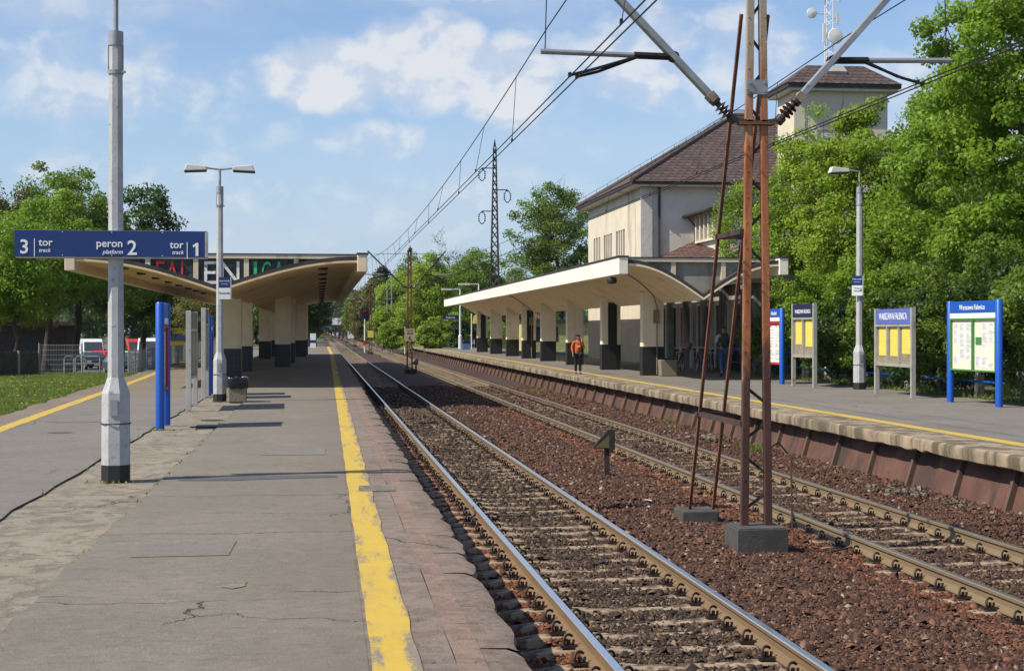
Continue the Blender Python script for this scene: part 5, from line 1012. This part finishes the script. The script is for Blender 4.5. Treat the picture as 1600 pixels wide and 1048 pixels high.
tree('dark tree wall far behind the left canopy columns', 62, 'leaf_m', at(400, 210, -.8), 1.0, 12.0, 7, 5, .45, 150, 70, 1.5, group=GL)
tree('dark green tree just past the end of the island platform, left of the tracks', 63, 'leaf_d', at(482, 190, 0), 1.0, 11.5, 2.6, 3, .35, 140, 80, .9, 'egg', group=GL)
tree('second dark tree past the island platform, slightly farther', 64, 'leaf_d', at(487, 240, 0), 1.0, 12.5, 2.8, 3, .4, 120, 80, 1.0, 'egg', group=GL)
# along the right of the tracks
tree('broad half-leafed tree left of the station house above the white fascia', 70, 'leaf_m', at(872, 132, .6), 2.0, 14.6, 4.4, 4.4, .25, 230, 95, .85, 'egg', 220, group=GM)
tree('bright green bush-like tree behind the second mast', 71, 'leaf_l', at(668, 158, .3), .3, 10.2, 3.2, 3.5, .28, 190, 100, .85, 'egg', group=GM)
tree('bright green tree filling the bank between the two signals', 72, 'leaf_l', at(622, 196, .2), .2, 10.0, 3.4, 4, .34, 170, 90, 1.0, 'egg', group=GM)
tree('bright green tree behind the far end of the right platform', 73, 'leaf_b', at(712, 175, .4), .3, 9.5, 3.4, 4, .3, 170, 90, .95, 'round', group=GM)
tree('mid green tree above the tip of the white canopy', 74, 'leaf_m', at(742, 165, .4), .5, 11.0, 3.2, 4, .3, 150, 80, .9, 'round', 60, group=GM)
tree('mid green tree at the foot of the lattice pylon', 75, 'leaf_m', at(790, 172, .4), .5, 9.8, 4, 4, .3, 150, 80, 1.0, 'round', group=GM)
tree('bare twiggy tree rising behind the second mast', 76, 'leaf_o', at(700, 200, .4), 3, 13.2, 3.4, 3, .3, 110, 6, .8, 'round', 420, group=GM)
tree('bare twiggy tree left of the lattice pylon', 77, 'leaf_o', at(738, 205, .4), 3, 13.0, 2.6, 3, .3, 90, 5, .8, 'round', 360, group=GM)
tree('half-bare dark tree top left of the second mast', 78, 'leaf_m', at(640, 215, .4), 3, 13.4, 3.2, 3, .32, 120, 22, .9, 'round', 300, group=GM)
tree('dark conifer at the left end of the tree row beyond the tracks', 79, 'needle', at(595, 260, .3), 1.2, 15.2, 3.4, 3.4, .5, 170, 70, .9, 'cone', group=GM)
tree('grey-green half-bare tree beside the third mast', 80, 'leaf_o', at(590, 235, .3), .5, 11.5, 3.0, 3, .4, 130, 40, 1.0, 'egg', 200, group=GM)
tree('olive bush-tree just right of the far tracks', 81, 'leaf_o', at(566, 300, .2), .3, 10.5, 3.2, 4, .5, 110, 60, 1.2, 'egg', 60, group=GM)
tree('mid green tree far down the line behind the red signal', 82, 'leaf_m', at(556, 360, .2), .3, 12.0, 3.8, 4, .6, 110, 60, 1.4, 'egg', group=GM)
for i, (px, d, h, w_, mt, lb) in enumerate(((672, 143, 2.6, 1.3, 'leaf_l', 'bright shrub at the end corner of the right platform'), (690, 152, 3.4, 2.2, 'leaf_l', 'bright shrub behind the far slim lamp post'), (768, 150, 3.2, 2, 'leaf_l', 'yellow-green shrub behind the last canopy columns'), (612, 165, 3.0, 1.6, 'leaf_l', 'bright shrub right of the third mast'), (600, 220, 2.6, 2.0, 'leaf_b', 'shrub on the bank behind the third mast'), (720, 150, 3.0, 1.8, 'leaf_d', 'dark shrub behind the seated figure'), (660, 172, 6.5, 2.6, 'leaf_l', 'tall bright bush just right of the second mast'), (634, 188, 6.0, 2.4, 'leaf_b', 'tall bright bush just left of the second mast'), (600, 172, 4.6, 2.2, 'leaf_l', 'bright bush below the slim grey poles'), (698, 168, 6.6, 2.6, 'leaf_b', 'tall bush left of the far slim lamp post'))):
    tree(lb, 90+i, mt, at(px, d, .3), .1, h, w_, w_, .26, 70, 90, .5, 'round', 0, 'shrub', 'shrub', 'shrubs along the far bank')
for i, (px, d, h, w_, lb) in enumerate(((532, 640, 17, 8, 'faint far tree straight above the end of the tracks'), (545, 560, 19, 6, 'faint far conifer right of the white billboard'), (518, 760, 15, 9, 'faintest far tree left of the white billboard'), (560, 480, 16, 6, 'hazy far tree behind the fifth mast'), (490, 420, 14, 5, 'hazy far tree left of the crossing'))):
    tree(lb, 110+i, 'leaf_d', at(px, d, -.2), .5, h, w_, 8, 1.1, 90, 50, 2.2, 'round' if i != 1 else 'cone', group='faint trees at the end of the line')
# a far wood that closes the horizon: reads as one mass
r = np.random.default_rng(3); n = 26000; a = r.uniform(-1.2, 1.2, n); dd = r.uniform(700, 900, n); c = np.stack([np.sin(a)*dd, np.cos(a)*dd, r.random(n)**.8*(13+4*np.sin(a*37)+3*np.sin(a*91))], 1)
keep = np.abs(c[:, 0]-5) > 12; c = c[keep]; n = len(c); t = r.normal(size=(n, 3)); t /= np.linalg.norm(t, axis=1)[:, None]; u = np.cross(t, r.normal(size=(n, 3))); u /= np.linalg.norm(u, axis=1)[:, None]
stuff(raw('far_wood', np.stack([c-t*2.2, c+u*1.8, c+t*2.2, c-u*1.8], 1).reshape(-1, 3), np.arange(4*n).reshape(n, 4), M['leaf_d']))
# grass and weeds
def blades(name, pts, h, mat='blade'):
    r = np.random.default_rng(9); n = len(pts); a = r.uniform(0, 6.28, n); hh = r.uniform(.5, 1.2, n)*h; w_ = r.uniform(.012, .03, n); ln = r.normal(0, .45, (n, 2))*hh[:, None]
    d = np.stack([np.cos(a)*w_, np.sin(a)*w_, np.zeros(n)], 1); v = np.stack([pts-d, pts+d, pts+np.concatenate([ln, hh[:, None]], 1)], 1)
    return stuff(raw(name, v.reshape(-1, 3), np.arange(3*n).reshape(n, 3), M[mat]))
r = np.random.default_rng(21); P = []
n = 90000; y = 26+r.random(n)**1.3*46; x = np.array([Lx(v) for v in y])-.03-r.random(n)**1.4*9; P = np.stack([x, y, np.full(n, .44)], 1); blades('grass_blades', P, .11)
idx = r.integers(0, n, 420); q = P[idx]; b = MB()
for p in q:
    if p[1] < 62 and mnoise.noise((p[0]*.5, p[1]*.3, 0)) > -.1: b.box((p[0], p[1], .53), (.05, .05, .02), r.random()*3)
stuff(b.build('dandelions', M['dandy']))
pts = []
for px, py, s, k in ((1420, 750, .35, 60), (1480, 742, .3, 30), (1050, 660, .3, 50), (835, 610, .4, 70), (1330, 725, .3, 30), (735, 563, .8, 500), (700, 556, .8, 500), (1170, 700, .3, 90), (545, 545, 1.5, 500), (560, 552, 1.2, 400)):
    x, y = PX(px, py, -.12); g = r.normal(0, 1, (k, 2))*np.array([s*.4, s*1.6]); pts.append(np.stack([x+g[:, 0], y+g[:, 1], np.full(k, -.14)], 1))
blades('trackside_weeds', np.concatenate(pts), .15)
pts = []
for k in range(420):
    yy = rng.uniform(12, 44); e = rng.random()
    if mnoise.noise((yy*1.1, e > .5, 0)) > .05: pts.append(((-3.2 if e > .5 else -1.99)+rng.gauss(0, .03), yy, .53))
for bx, by in (PX(181, 750, ZL), PX(343.5, 627, ZL), PX(250, 670, ZL)):
    pts += [(bx+rng.gauss(0, .2), by-.16+rng.gauss(0, .06), .53) for k in range(26)]
blades('platform_weeds', np.array(pts), .05)
pts = []
n = 7000; y = r.uniform(20, 66, n); x = 16.55+r.random(n)**1.5*2.2-.1*r.random(n); pts = np.stack([x, y, np.full(n, .68)], 1); blades('fence_weeds', pts, .16)
# ------------------------------------------------------------------ left side: lower street, fences, shed, hoops, vehicles
ZS = -.85
b = MB(); b.quad((-70, 73.2, ZS+.45+.85-.0-.9+.45), (-70, 73.2, ZS), (-70, 73.2, ZS))if False else None
b = MB(); b.quad((-90, 73, ZS), (-9.2, 73, ZS), (-9.2, 330, ZS), (-90, 330, ZS)); struct(b.build('car_park', M['asph3']))
def mesh_fence(label, p0, p1, z, h, step, close, post_r=.035, mat='gsteel'):
    p0, p1 = Vector((*p0, z)), Vector((*p1, z)); L = (p1-p0).length; n = max(1, round(L/step)); t = thing('wire_fence', label, 'fence', p0, math.atan2(p1.y-p0.y, p1.x-p0.x))
    for i in range(n+1): b = MB(); b.tube((L*i/n, 0, -.3), (L*i/n, 0, h+.06), post_r, None, 6); b.build('post', M[mat], t)
    b = MB(); k = int(L/close)
    for i in range(k): b.bb(i*close, i*close+.007, -.003, .004, .02, h)
    for q in range(7): b.bb(0, L, -.008, .008, .03+q*(h-.06)/6, .045+q*(h-.06)/6)
    b.build('panel', M[mat], t)
mesh_fence('grey wire mesh fence running beside the far edge of the island platform', (Lx(70)-.5, 70), (Lx(118)-.6, 118), .45, 1.05, 2.5, .085)
mesh_fence('short wire mesh fence facing the camera on the grass below the left trees', PX(61, 586, .45), PX(128, 586, .45), .45, 1.35, 1.6, .07)
x0, y0 = PX(-40, 590, .45); x1, y1 = PX(60, 586, .45); t = thing('board_fence', 'dark weathered board fence at the left edge in front of the shed', 'fence', (x0, y0, .45), math.atan2(y1-y0, x1-x0)); L = math.hypot(x1-x0, y1-y0)
b = MB()
for i in range(int(L/.13)): b.bb(i*.13, i*.13+.115, -.015, .015, 0, 1.05+rng.uniform(-.03, .03))
b.build('board', M['conc_d'], t)
for i in range(4): b = MB(); b.bb(L*i/3-.05, L*i/3+.05, -.08, -.017, 0, 1.1); b.build('post', M['gsteel'], t)
for px, lb in ((137, 'grey tubular hoop barrier on the grass, right one below the white van'), (108, 'grey tubular hoop barrier on the grass, left one')):
    x, y = PX(px, 583, .44); b = MB(); w_ = .55 if px > 120 else .22; b.path([(-w_, 0, 0), (-w_, 0, .70), (-w_+.08, 0, .78), (w_-.08, 0, .78), (w_, 0, .70), (w_, 0, 0)], .03, 6); b.tube((-w_, 0, .45), (w_, 0, .45), .022); o = tag(b.build('hoop_barrier', M['gsteel'], smooth=40), lb, 'barrier', 'hoop barriers'); o.location = (x, y, .44)
x, y = PD(15, 92); t = thing('shed', 'low dark shed with overhanging flat roof under the left trees', 'shed', (x, y, -.2)); b = MB(); b.bb(-5, 3.2, 0, 5, 0, 2.9); b.build('wall', pmat('dark_timber', (.05, .035, .028), .9, 0, .3, 4, 20, .3), t); b = MB(); b.bb(-5.4, 3.9, -.7, 5.3, 2.9, 3.12); b.build('roof', M['rust_d'], t)
b = MB(); b.bb(.6, 1.6, -.03, -.002, 0, 2.1); b.build('door', M['dark'], t)
def car(name, label, cat, loc, rz, L, W_, H, mat, kind, grp='vehicles parked beyond the fence'):
    t = thing(name, label, cat, loc, rz, grp); h = L/2; g = .28       # front towards local -Y
    if kind == 'car': low = [(-h, .38), (-h+.08, .72), (-h+.25, .80), (-h+1.05, .92), (h-.35, .98), (h-.05, .90), (h, .5), (h-.1, .28), (-h+.1, g)]; up = [(-h+1.0, .90), (-h+1.75, H-.06), (-h+2.1, H), (h-1.1, H), (h-.55, H-.25), (h-.2, .96)]
    elif kind == 'van': low = [(-h, .45), (-h+.05, .85), (-h+.85, 1.12), (h, 1.12), (h, .35), (-h+.1, g)]; up = [(-h+.7, 1.10), (-h+1.45, H-.25), (-h+1.75, H-.03), (-h+2.2, H), (h-.1, H), (h, 1.10)]
    else: low = [(-h, .5), (-h, 1.5), (h, 1.5), (h, .5)]; up = [(-h+.02, 1.5), (-h+.12, H-.55), (-h+.7, H), (-h+2.0, H), (-h+2.0, 1.5)]
    b = MB(); b.prism(low, 'x', -W_/2, W_/2)
    tp = .86 if kind == 'car' else .94; zb_, zt = up[0][1], H; n = len(up); f = lambda z: W_/2*(1-(1-tp)*(z-zb_)/(zt-zb_))*.985
    b.add([(-f(z), y, z) for y, z in up]+[(f(z), y, z) for y, z in up], [tuple(range(n)), tuple(range(n, 2*n))[::-1]]+[(i, i+n, (i+1) % n+n, (i+1) % n) for i in range(n)]); b.build('body', mat, t, bev=.05)
    (ya, za), (yb, zb2) = up[0], up[1]; d = Vector((0, yb-ya, zb2-za)); nrm = Vector((0, -d.z, d.y)).normalized()*.03; wa = f(za)*.9
    b = MB(); p = [Vector((-wa, ya, za))+Vector((0, d.y, d.z))*.1, Vector((wa, ya, za))+Vector((0, d.y, d.z))*.1, Vector((wa*.94, ya, za))+Vector((0, d.y, d.z))*.93, Vector((-wa*.94, ya, za))+Vector((0, d.y, d.z))*.93]
    b.quad(*[q+nrm for q in p]); b.build('windscreen', M['glass_l'], t)
    b = MB(); y0, y1 = (up[1][0]+.1, (up[3][0] if kind == 'car' else up[1][0]+1.25)); zl, zh = zb_+.06, H-.2 if kind != 'van' else H-.55
    for s in (-1, 1): b.quad((s*(f(zl)+.02), y0-.35, zl), (s*(f(zl)+.02), y1+.1, zl), (s*(f(zh)+.02), y1-.1, zh), (s*(f(zh)+.02), y0+.05, zh))
    b.build('side_window', M['glass_l'], t)
    for yy in (-h+.85, h-.85):
        for s in (-1, 1):
            b = MB(); T = Matrix.Translation((s*(W_/2-.10), yy, .33)) @ Matrix.Rotation(R(90), 4, 'Y'); b.lathe([(.2, -.11), (.33, -.10), (.33, .10), (.2, .11)], (0, 0, 0), 16, 0, T); w_ = b.build('wheel', M['tyre'], t, smooth=40)
            b = MB(); b.lathe([(.2, -.125), (.2, .125)], (0, 0, 0), 12, 0, T); b.build('rim', M['rim'], w_)
    for s in (-1, 1):
        zz = .72 if kind == 'car' else .92; b = MB(); b.box((s*(W_/2-.25), -h+.01 if kind != 'car' else -h+.10, zz-.06), (.34, .10, .16)); b.build('headlight', M['lens'], t, bev=.02)
        b = MB(); b.box((s*(W_/2+.09), up[0][0]+.35, zb_+.16), (.16, .08, .16 if kind == 'car' else .3)); b.build('mirror', M['black'] if kind != 'car' else mat, t, bev=.02)
    b = MB(); b.box((0, -h-.005, .55), (W_*.5, .06, .18)); b.build('grille', M['black'], t); b = MB(); b.box((0, -h-.012, .42), (.52, .08, .11)); b.build('number_plate', M['signw'], t)
    return t
car('white_van', 'white panel van nearest the left trees, front towards the camera', 'van', at(143, 152, ZS), R(14), 5.4, 2.0, 2.4, M['cw'], 'van')
car('parked_car', 'dark car in front of the white panel van', 'car', at(145, 128, ZS), R(18), 4.3, 1.75, 1.45, M['cd'], 'car')
car('parked_car', 'red car behind the nearest lamp post', 'car', at(166, 133, ZS), R(158), 4.2, 1.75, 1.5, M['cr'], 'car')
car('parked_car', 'grey-green car above the red car', 'car', at(180, 145, ZS), R(10), 4.4, 1.75, 1.5, M['cg'], 'car')
car('parked_car', 'white car left of the white panel van behind a tree trunk', 'car', at(110, 145, ZS), R(12), 4.3, 1.75, 1.45, M['cw'], 'car')
car('red_van', 'red van behind a dark trunk right of the nearest lamp post', 'van', at(210, 152, ZS), R(20), 5.2, 2.0, 2.4, M['crv'], 'van')
car('white_van', 'white van with a dark round emblem on the brow right of the red van', 'van', at(232, 148, ZS), R(5), 5.4, 2.0, 2.5, M['cw'], 'van')
car('parked_car', 'white car in front of the red van', 'car', at(203, 132, ZS), R(8), 4.3, 1.75, 1.45, M['cw'], 'car')
car('parked_car', 'silver car in front of the second white van', 'car', at(230, 130, ZS), R(-6), 4.3, 1.75, 1.45, M['cs'], 'car')
car('parked_car', 'dark car low behind the wire fence next to the lamp post', 'car', at(188, 112, ZS), R(20), 4.3, 1.75, 1.45, M['cd'], 'car')
car('parked_car', 'silver car below the yellow lorry', 'car', at(268, 155, ZS), R(0), 4.3, 1.75, 1.45, M['cs'], 'car')
car('lorry', 'yellow lorry cab facing the camera between the blue board and the grey boards', 'lorry', at(281, 178, ZS+.4), R(4), 6.5, 2.3, 3.1, M['cy'], 'lorry')
car('lorry', 'red lorry cab half hidden behind the grey boards', 'lorry', at(309, 190, ZS+.4), R(4), 6.5, 2.3, 2.9, M['crv'], 'lorry')
x, y = PD(150, 118); 
# ------------------------------------------------------------------ people
def skin_mesh(name, pts, edges, mat, parent, sub=2):
    me = bpy.data.meshes.new(name); me.from_pydata([p[:3] for p in pts], edges, []); o = bpy.data.objects.new(name, me); C.objects.link(o)
    o.modifiers.new('skin', 'SKIN').use_smooth_shade = True
    for i, p in enumerate(pts):
        sv = me.skin_vertices[0].data[i]; rx = p[3]; sv.radius = (rx, p[4] if len(p) > 4 else rx); sv.use_root = (i == 0)
    o.modifiers.new('sub', 'SUBSURF').levels = sub; o.modifiers['sub'].render_levels = sub
    bpy.context.view_layer.update(); dg = bpy.context.evaluated_depsgraph_get(); m2 = bpy.data.meshes.new_from_object(o.evaluated_get(dg)); m2.name = name
    bpy.data.objects.remove(o); bpy.data.meshes.remove(me); m2.materials.clear(); m2.materials.append(mat)
    r_ = bpy.data.objects.new(name, m2); C.objects.link(r_); r_.parent = parent; return r_
def chain(P, E, start, pts):
    last = start
    for p in pts: P.append(p); E.append((last, len(P)-1)); last = len(P)-1
    return last
def hand(P, E, wrist, d, side, s=1.0):        # palm and five unequal, slightly curled fingers
    w_ = Vector(P[wrist][:3]); d = Vector(d).normalized(); sd_ = Vector(side).normalized(); nrm = d.cross(sd_)
    palm = w_+d*.075*s; P.append((*palm, .030*s, .020*s)); E.append((wrist, len(P)-1)); pi_ = len(P)-1
    for k, (o, L) in enumerate(((-.032, .062), (-.011, .075), (.011, .070), (.031, .055))):
        chain(P, E, pi_, [(*(palm+d*.03*s+sd_*o*s), .010*s), (*(palm+d*(.03+L*.5)*s+sd_*o*1.1*s+nrm*.008*s), .009*s), (*(palm+d*(.03+L*.9)*s+sd_*o*1.1*s+nrm*.026*s), .007*s)])
    chain(P, E, pi_, [(*(palm-d*.03*s-sd_*.035*s), .012*s), (*(palm+d*.01*s-sd_*.062*s+nrm*.01*s), .010*s), (*(palm+d*.035*s-sd_*.066*s+nrm*.018*s), .008*s)])
def person(label, loc, rz, h, outfit, pose):
    t = thing('person', label, 'person', loc, rz); s = h/1.72; t.scale = (s, s, s)
    hipw, shw = .095, pose['sh']; P = [(0, 0, .95, .13, .10)]; E = []
    sp = chain(P, E, 0, [(0, .005, 1.10, .125, .09), (0, 0, 1.28, .145, .095), (0, .005, 1.42, .09, .07)])
    nk = chain(P, E, sp, [(0, -.005, 1.50, .052), (0, -.02, 1.555, .062, .07), (0, -.015, 1.63, .076, .092), (0, -.005, 1.70, .045, .055)]); nose = nk-1
    P.append((0, -.115, 1.605, .013)); E.append((nose-1, len(P)-1))
    for sx in (-1, 1): P.append((sx*.082, .0, 1.61, .012, .02)); E.append((nose, len(P)-1))
    arms = []
    for sx, key in ((-1, 'ra'), (1, 'la')):
        el, wr, hd = pose[key]; a = chain(P, E, sp, [(sx*shw, 0, 1.40, .055), (*el, .042), (*wr, .028)]); arms.append((sx, el, wr)); hand(P, E, a, hd, (sx*.1, -1, 0) if abs(hd[2]) > .5 else (0, -1, 0), 1.0)
    legs = []
    for sx, key in ((-1, 'rl'), (1, 'll')):
        kn, an = pose[key]; chain(P, E, 0, [(sx*hipw, 0, .87, .085), (*kn, .058), (*an, .04), (an[0], an[1]-.13, .035, .034, .025)]); legs.append((sx, kn, an))
    skin_mesh('body', P, E, M['skin'], t)
    top, ls = outfit['top'], outfit['sleeve']; P = [(0, .0, outfit['hem'], .165, .125)]; E = []
    sp = chain(P, E, 0, [(0, .0, 1.10, .16, .122), (0, 0, 1.30, .165, .118), (0, .005, 1.425, .10, .08), (0, 0, 1.47, .065, .06)]); 
    for sx, el, wr in arms:
        q = [(sx*shw, 0, 1.405, .070), (*(Vector((sx*shw, 0, 1.405)).lerp(Vector(el), .95)), .060)]
        if ls: q.append((*Vector(el).lerp(Vector(wr), .95), .043))
        chain(P, E, sp-1, q)
    skin_mesh('top', P, E, M[top], t)
    P = [(0, 0, .95, .155, .118)]; E = []
    for sx, kn, an in legs: chain(P, E, 0, [(sx*hipw, 0, .86, .103), (*kn, .075), (an[0], an[1], an[2]+.03, .060)])
    skin_mesh('trousers', P, E, M[outfit['legs']], t)
    for sx, kn, an in legs: skin_mesh('shoe', [(an[0], an[1]+.03, .075, .052), (an[0], an[1]-.06, .05, .052, .045), (an[0], an[1]-.17, .04, .046, .035)], [(0, 1), (1, 2)], M['shoe'], t)
    if outfit['hair'] == 'bun': skin_mesh('hair', [(0, .02, 1.60, .095, .10), (0, .015, 1.69, .085, .09), (0, .0, 1.745, .045), (0, .05, 1.52, .07, .05)], [(0, 1), (1, 2), (0, 3)], M['hair'], t)
    else: skin_mesh('hair', [(0, .015, 1.63, .088, .098), (0, .005, 1.71, .065, .07)], [(0, 1)], M['hair'], t)
    for sx in (-1, 1): b = MB(); b.ball((sx*.03, -.098, 1.632), .010, 8); b.build('eye', M['hair'], t)
    b = MB(); b.box((0, -.094, 1.56), (.045, .012, .010)); b.build('mouth', M['redf'], t)
    return t
x, y = PX(903, 584.5, ZR)
wm = person('woman in orange hoodie and black trousers at the platform edge, one hand at her face', (x, y, ZR), R(4), 1.55, dict(top='orange', sleeve=True, hem=.90, legs='trous', hair='bun'),
    dict(sh=.185, ra=((-.27, .02, 1.14), (-.25, -.10, .93), (.05, -.1, -1)), la=((.26, -.05, 1.13), (.13, -.20, 1.42), (-.05, .3, 1)), rl=((-.10, -.01, .50), (-.095, .02, .09)), ll=((.10, -.01, .50), (.10, .01, .09))))
b = MB(); b.text('NAVY', .09, XZ(0, -.145, 1.20), .006); b.build('lettering', M['signw'], wm) if False else None
b = MB(); b.bb(-.07, .07, -.150, -.12, 1.18, 1.26); b.build('chest_print', M['paper'], wm)
x, y = PX(1131, 587.5, ZR)
mn = person('man in a pale blue shirt and jeans walking away behind the mast struts', (x, y, ZR), R(172), 1.86, dict(top='tee', sleeve=False, hem=.92, legs='jeans', hair='short'),
    dict(sh=.20, ra=((-.29, .05, 1.14), (-.30, -.08, .92), (0, -.2, -1)), la=((.29, .04, 1.14), (.31, .10, .92), (0, .1, -1)), rl=((-.10, -.12, .50), (-.10, -.06, .09)), ll=((.10, .04, .50), (.10, .22, .16))))
bp = thing('backpack', 'dark green backpack worn by the man walking away', 'backpack', (x, y, ZR), R(172)); b = MB(); b.ball((0, .23, 1.34), (.19, .13, .30), 14); b.build('bag', M['pack'], bp, smooth=60)
b = MB(); b.ball((0, .35, 1.22), (.13, .05, .15), 12); b.build('front_pocket', M['pack'], bp, smooth=60)
b = MB()
for sx in (-1, 1): b.path([(sx*.12, .16, 1.56), (sx*.13, .02, 1.62), (sx*.14, -.14, 1.5), (sx*.15, -.14, 1.3), (sx*.16, .1, 1.12)], .022, 6)
b.build('strap', M['black'], bp, smooth=60)
x, y = PX(736, 543.5, ZR); t = thing('person', 'dark clothed person sitting on a white chair at the far end of the right platform', 'person', (x, y, ZR), R(-60))
P = [(0, 0, .52, .13, .11)]; E = []; sp = chain(P, E, 0, [(0, .04, .75, .14, .1), (0, .03, .98, .15, .1), (0, 0, 1.08, .06), (0, -.03, 1.18, .085, .095), (0, -.02, 1.26, .06)])
for sx in (-1, 1): chain(P, E, 0, [(sx*.1, -.05, .50, .09), (sx*.13, -.42, .50, .07), (sx*.13, -.40, .08, .05), (sx*.13, -.55, .04, .04)]); a = chain(P, E, sp-3, [(sx*.2, .03, .98, .06), (sx*.25, -.08, .74, .048), (sx*.14, -.3, .62, .032)]); hand(P, E, a, (-.2*sx, -1, -.1), (sx, 0, 0))
skin_mesh('body', P, E, M['trous'], t); b = MB(); b.ball((0, -.035, 1.19), (.082, .088, .1), 12); b.build('face', M['skin'], t, smooth=60)
t = thing('chair', 'white chair under the seated dark clothed person at the far platform end', 'chair', (x, y, ZR), R(-60)); b = MB(); b.bb(-.24, .24, -.28, .24, .36, .40); b.build('seat', M['polew'], t); b = MB(); b.bb(-.24, .24, .22, .26, .40, .85); b.build('backrest', M['polew'], t)
for a in (-.21, .21):
    for c in (-.25, .22): b = MB(); b.tube((a, c, .36), (a*1.1, c*1.15, 0), .022); b.build('leg', M['polew'], t)
# ------------------------------------------------------------------ far end of the line
b = MB(); b.quad((-60, 398, .02), (80, 398, .02), (80, 408, .02), (-60, 408, .02)); struct(b.build('crossing_road', M['asph3']))
x, y = PD(530, 455); t = thing('billboard', 'small white billboard on dark legs far down the line', 'billboard', (x, y, -.2)); b = MB(); b.bb(-2.1, 2.1, -.1, .1, 4.1, 6.1); b.build('panel', M['signw'], t)
for s in (-1.2, 0, 1.2): b = MB(); b.bb(s-.25, s+.25, .1, .5, 0, 4.4); b.build('leg', M['dsteel'], t)
x, y = PD(512, 420); car('yellow_vehicle', 'yellow vehicle crossing the line far away', 'lorry', (x, y, .05), R(90), 4.2, 1.8, 1.5, M['cy'], 'car', 'vehicles at the level crossing')
x, y = PD(552, 440); t = thing('crossing_hut', 'small white hut beside the level crossing far away', 'hut', (x, y, 0)); b = MB(); b.bb(-1.6, 1.6, 0, 3, 0, 2.6); b.build('wall', M['signw'], t); b = MB(); b.prism([(-1.9, 2.6), (1.9, 2.6), (0, 3.6)], 'y', -.3, 3.3); b.build('roof', M['rtile_r'], t)
x, y = PX(489, 543, ZL); t = thing('marker_post', 'short white post at the far end of the island platform', 'marker', (x, y, ZL)); b = MB(); b.bb(-.3, .3, -.05, .05, 0, 1.5); b.build('panel', M['signw'], t); b = MB(); b.bb(-.3, .3, -.06, -.051, .5, .8); b.build('band', M['navy'], t)
for px, d, h, lb in ((605, 190, 8.5, 'slim grey pole left of the bright bank trees'), (612, 186, 9.0, 'slim grey pole right of its twin in front of the bright trees'), (588, 200, 8.0, 'slim grey pole close to the third mast')):
    x, y = PD(px, d); b = MB(); b.tube((0, 0, -.3), (0, 0, h), .09, .07); o = tag(b.build('line_pole', M['gsteel'], smooth=40), lb, 'pole', 'slim poles beyond the tracks'); o.location = (x, y, 0)
# ------------------------------------------------------------------ haze
b = MB(); b.bb(-1000, 1000, -170, 1000, -2.0, 25.5); o = stuff(b.build('haze', bpy.data.materials.new('haze'))); hm = o.data.materials[0]; hm.use_nodes = True; ht = hm.node_tree; ht.nodes.clear()
hv = node(ht, 'ShaderNodeVolumePrincipled', {'Color': (.86, .92, 1.0, 1), 'Density': .00007, 'Anisotropy': .2}); ht.links.new(hv.outputs[0], node(ht, 'ShaderNodeOutputMaterial').inputs['Volume'])
